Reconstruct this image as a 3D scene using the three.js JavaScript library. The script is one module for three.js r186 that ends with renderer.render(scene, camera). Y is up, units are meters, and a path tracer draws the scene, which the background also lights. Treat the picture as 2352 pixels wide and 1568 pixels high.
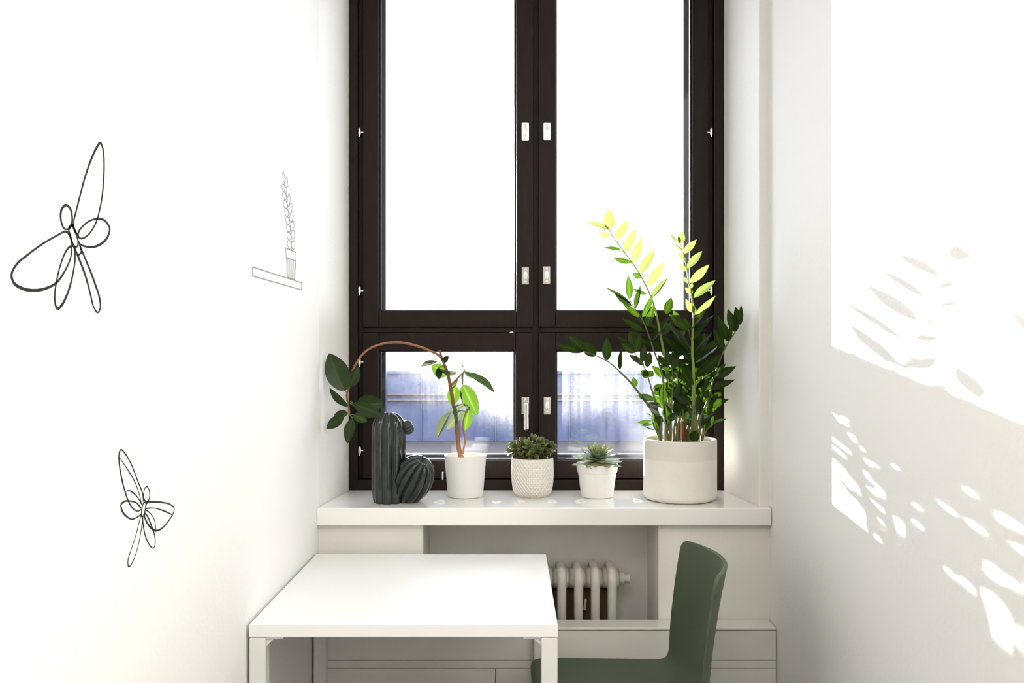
import * as THREE from 'three';
import { RoundedBoxGeometry } from 'three/addons/geometries/RoundedBoxGeometry.js';
import { RectAreaLightUniformsLib } from 'three/addons/lights/RectAreaLightUniformsLib.js';
import { mergeGeometries } from 'three/addons/utils/BufferGeometryUtils.js';

// ---------------------------------------------------------------- camera, sky, sun, exposure
const F = 2075, CX = 1176, HY = 800, EYE = 1.408;            // focal length in pixels, vanishing point, height of the lens
const scene = new THREE.Scene();
const camera = new THREE.PerspectiveCamera(2 * Math.atan(784 / F) * 180 / Math.PI, 2352 / 1568, 0.05, 400);
camera.position.set(0, EYE, 0);
camera.lookAt(0, EYE, -10);
camera.setViewOffset(2352, 1568, 0, -(HY - 784), 2352, 1568);
camera.updateProjectionMatrix();

const SKY = new THREE.Color().setRGB(2.0, 2.1, 2.35);
scene.background = SKY;
const SUN = new THREE.DirectionalLight(new THREE.Color().setRGB(1, 0.945, 0.875), 29.5);
SUN.position.set(-0.203 * 8, EYE + 0.143 * 8, -3.3 - 8);      // low winter sun, outside to the left
SUN.target.position.set(0, EYE, -3.3);
SUN.castShadow = true;
SUN.shadow.mapSize.set(4096, 4096);
Object.assign(SUN.shadow.camera, { left: -3, right: 3, top: 3, bottom: -3, near: 0.1, far: 30 });
scene.add(SUN, SUN.target);

RectAreaLightUniformsLib.init();
const FILL_LAMP_COLOR = new THREE.Color().setRGB(1, 0.95, 0.885), FILL_LAMP_POWER = 5.2;   // added ceiling lamp, out of view, to brighten pots and sill

const renderer = new THREE.WebGLRenderer({ antialias: true });
renderer.toneMapping = THREE.LinearToneMapping;
renderer.toneMappingExposure = 2.25;
renderer.shadowMap.enabled = true;

// ---------------------------------------------------------------- helpers
let seed = 12345;
const rnd = () => { seed = (seed * 1664525 + 1013904223) >>> 0; return seed / 4294967296; };
const rr = (a, b) => a + (b - a) * rnd();
const V = (x, y, z) => new THREE.Vector3(x, y, z);
// a point of the place from where the photograph shows it and how far in front of the lens it lies
const at = (px, py, Z) => V((px - CX) / F * Z, EYE - (py - HY) / F * Z, -Z);
const lin = (r, g, b) => new THREE.Color().setRGB(r, g, b);
const hex = (h) => new THREE.Color(h);

const used = new Map();
function numbered(name) {
  const n = used.get(name) || 0; used.set(name, n + 1);
  return n ? `${name}_${String(n).padStart(3, '0')}` : name;
}
function add(name, geo, mat, parent) {
  const m = new THREE.Mesh(geo, mat);
  m.name = parent ? name : numbered(name);
  m.castShadow = m.receiveShadow = true;
  (parent || scene).add(m);
  return m;
}
function part(name, geos, mat, parent) { return add(name, Array.isArray(geos) ? merge(geos) : geos, mat, parent); }
function merge(gs) {
  return mergeGeometries(gs.map((g) => {
    const q = g.index ? g.toNonIndexed() : g;
    for (const k of Object.keys(q.attributes)) if (!['position', 'normal', 'uv'].includes(k)) q.deleteAttribute(k);
    return q;
  }));
}
function group(name, parent, pos) {
  const g = new THREE.Group(); g.name = parent ? name : numbered(name);
  if (pos) g.position.copy(pos);
  (parent || scene).add(g); return g;
}
function thing(name, label, category, pos, grp) {
  const g = group(name, null, pos);
  g.userData = { label, category }; if (grp) g.userData.group = grp;
  return g;
}
function struct(o, label) { o.userData.kind = 'structure'; if (label) o.userData.label = label; return o; }
// uv in metres by the dominant axis of each face
function boxUV(g) {
  const p = g.attributes.position, n = g.attributes.normal, uv = new Float32Array(p.count * 2);
  for (let i = 0; i < p.count; i++) {
    const ax = Math.abs(n.getX(i)), ay = Math.abs(n.getY(i)), az = Math.abs(n.getZ(i));
    let u, v;
    if (ax >= ay && ax >= az) { u = p.getZ(i); v = p.getY(i); } else if (ay >= az) { u = p.getX(i); v = p.getZ(i); } else { u = p.getX(i); v = p.getY(i); }
    uv[2 * i] = u; uv[2 * i + 1] = v;
  }
  g.setAttribute('uv', new THREE.BufferAttribute(uv, 2));
  return g;
}
// box between x0..x1, y0..y1 and depths Z0..Z1 (in front of the lens), edges rounded by r
function box(x0, x1, y0, y1, Z0, Z1, r = 0.002) {
  const w = Math.abs(x1 - x0), h = Math.abs(y1 - y0), d = Math.abs(Z1 - Z0);
  const g = r > 0 ? new RoundedBoxGeometry(w, h, d, 2, Math.min(r, w / 2.1, h / 2.1, d / 2.1)) : new THREE.BoxGeometry(w, h, d);
  g.translate((x0 + x1) / 2, (y0 + y1) / 2, -(Z0 + Z1) / 2);
  return boxUV(g);
}
function shift(g, v) { g.translate(-v.x, -v.y, -v.z); return g; }
// plan polygon (x, Z) extruded from y0 to y1
function plan(pts, y0, y1, bevel = 0, hole = null) {
  const s = new THREE.Shape(pts.map(([x, Z]) => new THREE.Vector2(x, Z)));
  if (hole) s.holes.push(new THREE.Path(hole.map(([x, Z]) => new THREE.Vector2(x, Z))));
  const g = new THREE.ExtrudeGeometry(s, { depth: y1 - y0 - 2 * bevel, bevelEnabled: bevel > 0, bevelThickness: bevel, bevelSize: bevel, bevelOffset: -bevel, bevelSegments: 3, curveSegments: 12 });
  g.rotateX(-Math.PI / 2); g.translate(0, y0 + bevel, 0);       // (x, Z, h) -> (x, h, -Z)
  return boxUV(g);
}
// tube of varying radius along points
function taper(pts, rad, n = 40, sides = 10, knots = 0) {
  const c = new THREE.CatmullRomCurve3(pts, false, 'centripetal');
  const fr = c.computeFrenetFrames(n, false), pos = [], nor = [], uv = [], idx = [];
  const len = c.getLength();
  for (let i = 0; i <= n; i++) {
    const t = i / n, p = c.getPointAt(t);
    let r = typeof rad === 'function' ? rad(t) : Array.isArray(rad) ? rad[0] + (rad[1] - rad[0]) * t : rad;
    if (knots) r *= 1 + 0.13 * Math.pow(Math.max(0, Math.cos(t * knots * Math.PI * 2)), 6);
    for (let k = 0; k <= sides; k++) {
      const a = k / sides * Math.PI * 2, d = fr.normals[i].clone().multiplyScalar(Math.cos(a)).addScaledVector(fr.binormals[i], Math.sin(a));
      pos.push(p.x + d.x * r, p.y + d.y * r, p.z + d.z * r); nor.push(d.x, d.y, d.z); uv.push(k / sides, t * len * 20);
    }
  }
  const W = sides + 1;
  for (let i = 0; i < n; i++) for (let k = 0; k < sides; k++) { const a = i * W + k, b = a + W; idx.push(a, a + 1, b, b, a + 1, b + 1); }
  for (const [ring, sgn] of [[0, -1], [n, 1]]) {
    const p = c.getPointAt(ring / n), t = fr.tangents[ring], ci = pos.length / 3;
    pos.push(p.x, p.y, p.z); nor.push(t.x * sgn, t.y * sgn, t.z * sgn); uv.push(0.5, 0.5);
    for (let k = 0; k < sides; k++) { const a = ring * W + k; sgn > 0 ? idx.push(ci, a, a + 1) : idx.push(ci, a + 1, a); }
  }
  return geom(pos, idx, uv, nor);
}
function geom(pos, idx, uv, nor, col) {
  const g = new THREE.BufferGeometry();
  g.setAttribute('position', new THREE.Float32BufferAttribute(pos, 3));
  g.setAttribute('uv', new THREE.Float32BufferAttribute(uv, 2));
  if (col) g.setAttribute('color', new THREE.Float32BufferAttribute(col, 3));
  g.setIndex(idx);
  if (nor) g.setAttribute('normal', new THREE.Float32BufferAttribute(nor, 3)); else g.computeVertexNormals();
  return g;
}
// surface f(u, v) -> Vector3 on a grid; colour c(u, v) if given; closedU welds the seam normals
function surf(f, nu, nv, c, closedU) {
  const pos = [], uv = [], idx = [], col = c ? [] : null;
  for (let j = 0; j <= nv; j++) for (let i = 0; i <= nu; i++) {
    const p = f(i / nu, j / nv); pos.push(p.x, p.y, p.z); uv.push(i / nu, j / nv);
    if (c) { const k = c(i / nu, j / nv); col.push(k.r, k.g, k.b); }
  }
  const W = nu + 1;
  for (let j = 0; j < nv; j++) for (let i = 0; i < nu; i++) { const a = j * W + i, b = a + W; idx.push(a, a + 1, b, b, a + 1, b + 1); }
  const g = geom(pos, idx, uv, null, col);
  if (closedU) {
    const n = g.attributes.normal;
    for (let j = 0; j <= nv; j++) {
      const a = j * W, b = a + nu, s = V(n.getX(a) + n.getX(b), n.getY(a) + n.getY(b), n.getZ(a) + n.getZ(b)).normalize();
      n.setXYZ(a, s.x, s.y, s.z); n.setXYZ(b, s.x, s.y, s.z);
    }
  }
  return g;
}
function lathe(pts, seg = 64) { return new THREE.LatheGeometry(pts.map(([r, y]) => new THREE.Vector2(r, y)), seg); }

// ---------------------------------------------------------------- textures (grain, mottling, speckle only)
function hash2(x, y, s) { let h = Math.imul(x, 374761393) + Math.imul(y, 668265263) + Math.imul(s, 974634777); h = Math.imul(h ^ (h >>> 13), 1274126177); return ((h ^ (h >>> 16)) >>> 0) / 4294967296; }
function vnoise(x, y, per, s) {           // tileable value noise
  const xi = Math.floor(x), yi = Math.floor(y), fx = x - xi, fy = y - yi, w = (i) => ((i % per) + per) % per;
  const sx = fx * fx * (3 - 2 * fx), sy = fy * fy * (3 - 2 * fy);
  const a = hash2(w(xi), w(yi), s), b = hash2(w(xi + 1), w(yi), s), c = hash2(w(xi), w(yi + 1), s), d = hash2(w(xi + 1), w(yi + 1), s);
  return a + (b - a) * sx + (c - a) * sy + (a - b - c + d) * sx * sy;
}
function fbm(u, v, f, oct, s) { let t = 0, a = 0.5, n = 0; for (let o = 0; o < oct; o++) { t += a * vnoise(u * f, v * f, f, s + o); n += a; a *= 0.5; f *= 2; } return t / n; }
function tex(w, h, fn, srgb, repeat) {
  const d = new Uint8Array(w * h * 4);
  for (let y = 0; y < h; y++) for (let x = 0; x < w; x++) {
    const c = fn(x / w, y / h, x, y), k = (y * w + x) * 4;
    if (Array.isArray(c)) { d[k] = c[0] * 255; d[k + 1] = c[1] * 255; d[k + 2] = c[2] * 255; } else d[k] = d[k + 1] = d[k + 2] = Math.max(0, Math.min(1, c)) * 255;
    d[k + 3] = 255;
  }
  const t = new THREE.DataTexture(d, w, h);
  t.wrapS = t.wrapT = THREE.RepeatWrapping; t.magFilter = THREE.LinearFilter; t.minFilter = THREE.LinearMipmapLinearFilter; t.generateMipmaps = true;
  if (srgb) t.colorSpace = THREE.SRGBColorSpace;
  if (repeat) t.repeat.set(...repeat);
  t.needsUpdate = true; return t;
}
const plasterBump = tex(512, 512, (u, v) => 0.55 * fbm(u, v, 6, 3, 3) + 0.45 * fbm(u, v, 60, 3, 9), false, [1.6, 1.6]);
const paintBump = tex(256, 256, (u, v) => fbm(u, v, 24, 3, 21), false, [3, 3]);
const grainBump = tex(256, 512, (u, v) => 0.6 * vnoise(u * 90, v * 4, 90, 5) + 0.4 * vnoise(u * 40, v * 12, 40, 8), false, [8, 2]);
const scratchTex = tex(1024, 1024, (u, v) => 0, false, [1.6, 1.6]);
{ // fine scattered scratches in the dark paint
  const d = scratchTex.image.data;
  for (let k = 0; k < 1024 * 1024; k++) { const n = 235 + 20 * hash2(k & 1023, k >> 10, 4); d[4 * k] = d[4 * k + 1] = d[4 * k + 2] = n * 0.26; }
  for (let s = 0; s < 70; s++) {
    let x = rnd() * 1024, y = rnd() * 1024, a = rr(0.3, 2.9), L = rr(6, 30), b = rr(100, 170);
    for (let i = 0; i < L; i++) { x += Math.cos(a); y += Math.sin(a); a += rr(-0.06, 0.06); const k = ((Math.floor(y) & 1023) * 1024 + (Math.floor(x) & 1023)) * 4; d[k] = d[k + 1] = d[k + 2] = b; }
  }
}
const speck = tex(512, 512, (u, v, x, y) => { const n = fbm(u, v, 8, 4, 31), s = hash2(x >> 1, y >> 1, 77); const k = s > 0.994 ? 0.88 : 1; return [0.895 * k + 0.03 * n, 0.885 * k + 0.03 * n, 0.86 * k + 0.03 * n]; }, true, [3, 2]);
const soilTex = tex(256, 256, (u, v) => { const n = fbm(u, v, 16, 4, 51); return [0.18 + 0.4 * n, 0.1 + 0.22 * n, 0.06 + 0.12 * n]; }, true);
const barkBump = tex(128, 256, (u, v) => 0.6 * vnoise(u * 8, v * 40, 40, 61) + 0.4 * fbm(u, v, 16, 3, 63), false);
const veinBump = tex(128, 256, (u, v) => { const a = Math.abs(u - 0.5), w = v * 16 - a * 8; return 0.5 + 0.16 * Math.cos(w * Math.PI * 2) * Math.min(1, a * 6) - 0.5 * Math.exp(-a * a * 900); }, false);
const ceramicVar = tex(256, 256, (u, v) => { const n = fbm(u, v, 5, 4, 71); return [0.025 + 0.15 * n, 0.05 + 0.155 * n, 0.04 + 0.148 * n]; }, true, [1, 1]);

const std = (o) => new THREE.MeshStandardMaterial(o), phy = (o) => new THREE.MeshPhysicalMaterial(o);
const M = {
  wall: std({ color: lin(0.86, 0.853, 0.835), roughness: 0.75, bumpMap: plasterBump, bumpScale: 0.0012 }),
  ceiling: std({ color: lin(0.85, 0.85, 0.84), roughness: 0.9 }),
  taupe: std({ color: lin(0.2, 0.185, 0.165), roughness: 0.8 }),
  doorPaint: phy({ color: lin(0.05, 0.045, 0.04), roughness: 0.4 }),
  darkBrown: std({ color: lin(0.09, 0.058, 0.033), roughness: 0.9 }),
  floor: std({ color: lin(0.08, 0.062, 0.045), roughness: 0.5 }),
  reveal: std({ color: lin(0.8, 0.785, 0.735), roughness: 0.45, bumpMap: plasterBump, bumpScale: 0.0012 }),
  sill: phy({ color: lin(0.86, 0.85, 0.82), roughness: 0.35, clearcoat: 0.6, clearcoatRoughness: 0.06, bumpMap: paintBump, bumpScale: 0.0002 }),
  gloss: phy({ color: lin(0.74, 0.725, 0.68), roughness: 0.4, clearcoat: 0.5, clearcoatRoughness: 0.15, bumpMap: paintBump, bumpScale: 0.0003 }),
  brown: phy({ color: lin(0.042, 0.0205, 0.0145), map: scratchTex, roughness: 0.5, specularIntensity: 0.38, bumpMap: grainBump, bumpScale: 0.0002 }),
  outer: phy({ color: lin(0.045, 0.047, 0.065), roughness: 0.3, clearcoat: 0.5, clearcoatRoughness: 0.2 }),
  steel: std({ color: lin(0.8, 0.79, 0.76), roughness: 0.22, metalness: 1 }),
  steelDark: std({ color: lin(0.3, 0.29, 0.28), roughness: 0.3, metalness: 1 }),
  table: phy({ color: lin(0.86, 0.86, 0.85), roughness: 0.42, clearcoat: 0.1, clearcoatRoughness: 0.35 }),
  tableSteel: std({ color: lin(0.76, 0.755, 0.73), roughness: 0.4 }),
  chair: std({ color: lin(0.062, 0.082, 0.05), roughness: 0.5, bumpMap: paintBump, bumpScale: 0.0002 }),
  iron: phy({ color: lin(0.68, 0.65, 0.58), roughness: 0.4, clearcoat: 0.4, clearcoatRoughness: 0.25, bumpMap: plasterBump, bumpScale: 0.0015 }),
  pane: phy({ color: lin(0.97, 0.98, 0.98), transmission: 1, thickness: 0, roughness: 0, ior: 1.5, specularIntensity: 0.55 }),
  ink: std({ color: lin(0.009, 0.007, 0.006), roughness: 0.9 }),
  inkGrey: std({ color: lin(0.24, 0.24, 0.24), roughness: 0.6 }),
};

// ---------------------------------------------------------------- the room
const WL = -0.645, WR = 0.86, WZ = 3.02, FZ = 3.36, OUT = 3.62, SILL = EYE - 0.527, H = 3.3, BACK = -4.6;
struct(add('floor', box(WL - 0.2, WR + 0.2, -0.2, 0, BACK - 0.2, OUT, 0), M.floor), 'pale floor of the narrow white room');
struct(add('ceiling', box(WL - 0.2, WR + 0.2, H, H + 0.2, BACK - 0.2, OUT, 0), M.ceiling), 'white ceiling above the narrow room');
struct(add('wall_left', box(WL - 0.2, WL, 0, H, BACK - 0.2, WZ, 0), M.wall), 'white plaster wall carrying the line drawings of insects');
struct(add('wall_right', box(WR, WR + 0.2, 0, H, BACK - 0.2, WZ, 0), M.wall), 'white plaster wall with sunlight patches beside the big potted plant');
struct(add('wall_back', box(WL, WR, 0, H, BACK - 0.2, BACK, 0), M.taupe), 'taupe wall closing the room opposite the window');  // unseen wall, its taupe chosen dark to keep the space under the table dark
{  // unseen door, added to give dark reflections
  const d = struct(group('added_door_1', null, V(0.1, 0, -BACK - 0.001)), 'unseen dark door added in the taupe wall opposite the window for dark reflections');
  const p0 = d.position.clone();
  part('door_leaf', shift(box(-0.36, 0.56, 0.01, 2.08, BACK + 0.002, BACK + 0.045, 0.003), p0), M.doorPaint, d);
  part('door_frame', shift(merge([box(-0.45, -0.365, 0, 2.16, BACK + 0.001, BACK + 0.06), box(0.565, 0.65, 0, 2.16, BACK + 0.001, BACK + 0.06), box(-0.365, 0.565, 2.085, 2.16, BACK + 0.001, BACK + 0.06)]), p0), M.gloss, d);
  part('door_handle', shift(taper([V(-0.3, 1.02, -BACK - 0.04), V(-0.3, 1.02, -BACK - 0.09), V(-0.28, 1.02, -BACK - 0.1), V(-0.18, 1.02, -BACK - 0.1)], 0.008, 20, 10), p0), M.steel, d);
}
{ // window wall: splayed reveals, niche under the sill, lintel
  const top = 2.93;
  const g = [
    plan([[WL - 0.2, WZ], [WL, WZ], [-0.606, FZ], [-0.606, OUT], [WL - 0.2, OUT]], 0, H),
    plan([[WR + 0.2, WZ], [WR + 0.2, OUT], [0.786, OUT], [0.786, FZ], [0.826, WZ + 0.004], [0.83, WZ]], 0, H),
    plan([[-0.63, WZ + 0.05], [0.81, WZ + 0.05], [0.786, OUT], [-0.606, OUT]], top, H),
    plan([[WL + 0.0, WZ], [-0.303, WZ], [-0.299, WZ + 0.001], [-0.297, WZ + 0.006], [-0.297, 3.263], [0.489, 3.263], [0.489, WZ + 0.006], [0.491, WZ + 0.001], [0.495, WZ], [0.83, WZ], [0.786, FZ], [0.786, OUT], [-0.606, OUT], [-0.606, FZ]], 0, SILL - 0.06),
    plan([[-0.606, FZ + 0.02], [0.786, FZ + 0.02], [0.786, OUT], [-0.606, OUT]], SILL - 0.06, SILL - 0.005),
  ];
  struct(add('wall_window', merge(g), M.reveal), 'white window wall with splayed reveals and a radiator niche');
}
// added ceiling lamp out of view: tray, glowing diffuser, and the light it gives
{
  const t = thing('added_ceiling_lamp', 'unseen flat white ceiling lamp with a glowing diffuser, added to brighten the room', 'lamp', V(-0.25, H, 0.7)), w = 0.6, d = 1.2;
  part('lamp_tray', shift(box(-0.25 - w / 2 - 0.02, -0.25 + w / 2 + 0.02, H - 0.05, H - 0.0005, -0.7 - d / 2 - 0.02, -0.7 + d / 2 + 0.02, 0.004), t.position), M.gloss, t);
  part('diffuser', shift(box(-0.25 - w / 2, -0.25 + w / 2, H - 0.056, H - 0.049, -0.7 - d / 2, -0.7 + d / 2, 0.003), t.position), std({ color: lin(0.9, 0.9, 0.9), emissive: FILL_LAMP_COLOR, emissiveIntensity: 1.6 }), t);
  const l = new THREE.RectAreaLight(FILL_LAMP_COLOR, FILL_LAMP_POWER, w, d);
  l.position.set(0, -0.06, 0); l.rotation.x = -Math.PI / 2; t.add(l);
}
// sill board
{
  const s = struct(add('windowsill', plan([[WL + 0.001, 2.987], [WR - 0.003, 2.987], [WR - 0.003, WZ - 0.001], [0.8255, WZ - 0.001], [0.785, FZ - 0.002], [-0.605, FZ - 0.002], [-0.643, WZ - 0.001], [WL + 0.001, WZ - 0.001]], SILL - 0.059, SILL, 0.004), M.sill), 'thick glossy white windowsill board holding the row of pots');
  // dried rings and blobs of paint left on the board
  const mark = std({ color: lin(0.84, 0.82, 0.76), roughness: 0.5 });
  for (const [px, py, w, d] of [[1010, 1153, 24, 13], [1073, 1152, 20, 8], [1139, 1153, 20, 9], [1196, 1151.5, 18, 9], [1267, 1152, 22, 10], [1334, 1152, 24, 14], [1398, 1152, 20, 9], [1464, 1150, 22, 13]]) {
    const Z = 0.527 * F / (py - HY), c = at(px, py, Z), rx = w / 2 / F * Z, rz = 0.36 * d / (py - HY) * Z;
    const sh = new THREE.Shape(), n = 26;
    const ph = rr(0, 6);
    for (let i = 0; i < n; i++) { const a = i / n * Math.PI * 2, k = 1 + 0.16 * Math.sin(3 * a + ph) + rr(-0.1, 0.1); const x = rx * k * Math.cos(a), y = rz * k * Math.sin(a); i ? sh.lineTo(x, y) : sh.moveTo(x, y); }
    const hole = new THREE.Path(); for (let i = 0; i < 14; i++) { const a = -i / 14 * 5.2 + ph, x = rx * 0.55 * Math.cos(a), y = rz * (0.5 + rr(-0.1, 0.1)) * Math.sin(a); i ? hole.lineTo(x, y) : hole.moveTo(x, y); }
    if (w > 21) sh.holes.push(hole);
    const g = new THREE.ExtrudeGeometry(sh, { depth: 0.0012, bevelEnabled: true, bevelThickness: 0.0006, bevelSize: 0.0008, bevelSegments: 2 });
    g.rotateX(-Math.PI / 2); g.translate(c.x, SILL - 0.0002, c.z);
    part('paint_mark', g, mark, s);
  }
}
// long boxed casing in front of the niche
{
  const c = struct(group('trim_1', null, V(0, 0, 0)), 'long white boxed casing under the sill in front of the radiator');
  const zf = 2.93, top = EYE - 0.904, l = WL + 0.002, r = WR - 0.004;
  part('top_board', box(l, r, top - 0.010, top, zf - 0.004, 3.018, 0.004), M.gloss, c);
  part('front_panel', box(l, r, 0.397, top - 0.0115, zf, zf + 0.02, 0.0012), M.gloss, c);
  part('middle_strip', box(l, r, 0.371, 0.3958, zf, zf + 0.02, 0.0012), M.gloss, c);
  part('lower_panel', box(l, -0.0545, 0.02, 0.3698, zf, zf + 0.02, 0.0012), M.gloss, c);
  part('lower_panel', box(-0.0525, r, 0.02, 0.3698, zf, zf + 0.02, 0.0012), M.gloss, c);
  part('plinth', box(l, r, 0, 0.0195, zf + 0.01, zf + 0.03, 0.001), M.gloss, c);
}

// ---------------------------------------------------------------- the window
const wx = (px) => (px - CX) / F * FZ, wy = (py) => EYE - (py - HY) / F * FZ;
const TOPY = 2.925, TP = HY - (TOPY - EYE) * F / FZ;             // top of the frame, and its pixel row
function clearPane(x0, x1, y0, y1, Z, mat) {
  const g = new THREE.PlaneGeometry(x1 - x0, y1 - y0); g.translate((x0 + x1) / 2, (y0 + y1) / 2, -Z); return [g, mat];
}
// breath of condensation on the outer lower panes: roughness of the glass
function fogMap(s, f) {
  return tex(512, 512, (u, v, x, y) => {
    const big = fbm(u, v, 3, 3, s), fine = fbm(u, v, 96, 2, s + 5), streak = vnoise(u * 48, v * 2, 48, s + 9);
    let k = f(u, v) * (0.45 + 0.8 * big) * (0.8 + 0.4 * streak);
    const drop = hash2(x >> 1, y >> 1, s) > 0.985 ? 0.10 * (0.3 + k * 3) : 0;
    if (v > 0.93) k += 0.08 * (hash2(x >> 2, y >> 2, s + 3) > 0.6 ? 1 : 0.2);  // speckled top band stands for a reflection, put into the fog
    return Math.min(1, Math.max(0, k + drop + 0.06 * (fine - 0.5)));
  });
}
{
  const w = struct(group('window_1', null, V(0, 0, 0)), 'tall dark brown double casement window with four sashes');
  const B = M.brown;
  // fixed frame: jambs, head, bottom rail, mullion and transom set back behind the sashes
  part('jamb', [box(-0.606, wx(822), SILL, TOPY, FZ - 0.008, OUT - 0.06), box(wx(822), wx(836), SILL, TOPY, FZ + 0.016, OUT - 0.06)], B, w);
  part('jamb', [box(wx(1639), 0.786, SILL, TOPY, FZ - 0.008, OUT - 0.06), box(wx(1625), wx(1639), SILL, TOPY, FZ + 0.016, OUT - 0.06)], B, w);
  part('head', box(-0.606, 0.786, TOPY - 0.03, TOPY + 0.01, FZ - 0.008, OUT - 0.06), B, w);
  part('bottom_rail', [box(wx(822), wx(1639), SILL, wy(1101), FZ - 0.008, OUT - 0.06), box(wx(822), wx(1639), wy(1101), wy(1092), FZ + 0.016, OUT - 0.06)], B, w);
  part('mullion', box(wx(1217), wx(1245), wy(1100), TOPY - 0.02, FZ + 0.0172, OUT - 0.0615), B, w);
  part('transom', [box(wx(830), wx(1632), wy(772), wy(742), FZ + 0.0185, OUT - 0.063), box(wx(836), wx(1221), wy(763), wy(753), FZ + 0.006, FZ + 0.03, 0.001), box(wx(1241), wx(1626), wy(763), wy(753), FZ + 0.006, FZ + 0.03, 0.001)], B, w);

  { const c = new THREE.SphereGeometry(1, 14, 8); c.scale(0.0075, 0.0036, 0.0018); c.rotateZ(0.12); c.translate(wx(1175), wy(763), -FZ - 0.004); part('paint_chip', c, M.gloss, w); }
  const plate = (sash, px, py0, py1) => {                                  // striking plate with an oval spindle cover and two screws
    const x = wx(px), yc = wy((py0 + py1) / 2), h = wy(py0) - wy(py1), wd = 16 / F * FZ;
    const sh = new THREE.Shape(), rw = wd / 2, rh = h / 2;
    sh.moveTo(-rw, -rh); sh.lineTo(rw, -rh); sh.lineTo(rw, rh); sh.lineTo(-rw, rh); sh.closePath();
    const g = new THREE.ExtrudeGeometry(sh, { depth: 0.002, bevelEnabled: true, bevelThickness: 0.001, bevelSize: 0.001, bevelOffset: -0.001, bevelSegments: 2 });
    g.translate(x, yc, -FZ + 0.002);
    const geos = [g];
    for (const s of [-1, 1]) { const b = new THREE.BoxGeometry(0.0016, h, 0.0022); b.translate(x + s * (rw - 0.0008), yc, -FZ + 0.006); geos.push(b); const c = new THREE.BoxGeometry(wd, 0.0016, 0.0022); c.translate(x, yc + s * (rh - 0.0008), -FZ + 0.006); geos.push(c); }
    const oval = new THREE.SphereGeometry(1, 20, 12); oval.scale(wd * 0.3, h * 0.26, 0.0025); oval.translate(x, yc, -FZ + 0.0052); geos.push(oval);
    for (const s of [-1, 1]) { const k = new THREE.SphereGeometry(1, 14, 8); k.scale(0.0052, 0.0052, 0.0028); k.translate(x, yc + s * h * 0.36, -FZ + 0.0052); geos.push(k); }
    part('lock_plate', geos, M.steel, sash);
  };
  const hinge = (sash, px, py) => {
    const g = [new THREE.CylinderGeometry(0.0062, 0.0062, 0.021, 14)];
    const a = new THREE.SphereGeometry(0.0062, 12, 8); a.translate(0, 0.0105, 0); g.push(a);
    const p = new THREE.CylinderGeometry(0.003, 0.003, 0.008, 10); p.translate(0, -0.0145, 0); g.push(p);
    const k = new THREE.CylinderGeometry(0.0036, 0.0036, 0.010, 10); k.rotateZ(Math.PI / 2); k.translate(px < CX ? 0.009 : -0.009, 0, -0.003); g.push(k);
    const m = merge(g); m.translate(wx(px), wy(py), -FZ + 0.002); part('hinge', m, M.steel, sash);
  };
  const Zs = [FZ, FZ + 0.048];
  const sash = (x0, gx0, gx1, x1, y0, gy0, gy1, y1, outerGlass) => {
    const s = group('sash', w);
    const [X0, G0, G1, X1] = [x0, gx0, gx1, x1].map(wx), [Y0, H0, H1, Y1] = [y0, gy0, gy1, y1].map(wy);
    part('stile', box(X0, G0 - 0.0006, Y1, Y0, ...Zs, 0.003), B, s);
    part('stile', box(G1 + 0.0006, X1, Y1, Y0, ...Zs, 0.003), B, s);
    part('rail', box(G0, G1, H0, Y0, Zs[0] + 0.0012, Zs[1], 0.003), B, s);
    part('rail', box(G0, G1, Y1, H1, Zs[0] + 0.0012, Zs[1], 0.003), B, s);
    const b = 0.006;
    part('glazing_bead', [box(G0, G0 + b, H1, H0, FZ + 0.014, FZ + 0.03, 0.001), box(G1 - b, G1, H1, H0, FZ + 0.014, FZ + 0.03, 0.001), box(G0, G1, H0 - b * 0.5, H0, FZ + 0.014, FZ + 0.03, 0.001), box(G0, G1, H1, H1 + b * 0.5, FZ + 0.014, FZ + 0.03, 0.001)], B, s);
    part('pane', ...clearPane(G0 + b * 0.5, G1 - b * 0.5, H1 + b * 0.3, H0 - b * 0.3, FZ + 0.022, M.pane), s);
    // outer sash of the double window
    const o = group('outer_sash', w), z0 = 3.49, z1 = 3.535, e = 0.0085;
    const oy = y0 > 700 ? EYE - (1043 - HY) / F * z0 : EYE - (714 - HY) / F * z0, ot = y0 > 700 ? H0 + 0.004 : H0;
    part('stile', box(X0 - 0.012, G0 + e, Y1 - 0.01, Y0 + 0.01, z0, z1, 0.003), M.outer, o);
    part('stile', box(G1 - e, X1 + 0.012, Y1 - 0.01, Y0 + 0.01, z0, z1, 0.003), M.outer, o);
    part('rail', box(G0 + e, G1 - e, ot, Y0 + 0.01, z0 + 0.001, z1, 0.003), M.outer, o);
    part('rail', [box(G0 + e, G1 - e, Y1 - 0.01, oy, z0 + 0.001, z1, 0.003), box(G0 + e, G1 - e, oy - 0.016, oy - 0.010, z0 - 0.006, z0 + 0.01, 0.002)], M.outer, o);
    part('pane', ...clearPane(G0, G1, oy - 0.004, ot + 0.004, z0 + 0.022, outerGlass), o);
    return s;
  };
  const foggy = (s, f) => phy({ color: lin(0.95, 0.97, 1), transmission: 1, thickness: 0, roughness: 1, roughnessMap: fogMap(s, f), ior: 1.5, specularIntensity: 0.55 });
  const ul = sash(833, 870, 1186, 1225, TP + 22, TP + 60, 713, 751, M.pane);
  const ur = sash(1237, 1276, 1590, 1628, TP + 22, TP + 60, 713, 751, M.pane);
  const sm = (a, b, x) => { const t = Math.max(0, Math.min(1, (x - a) / (b - a))); return t * t * (3 - 2 * t); };
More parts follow.
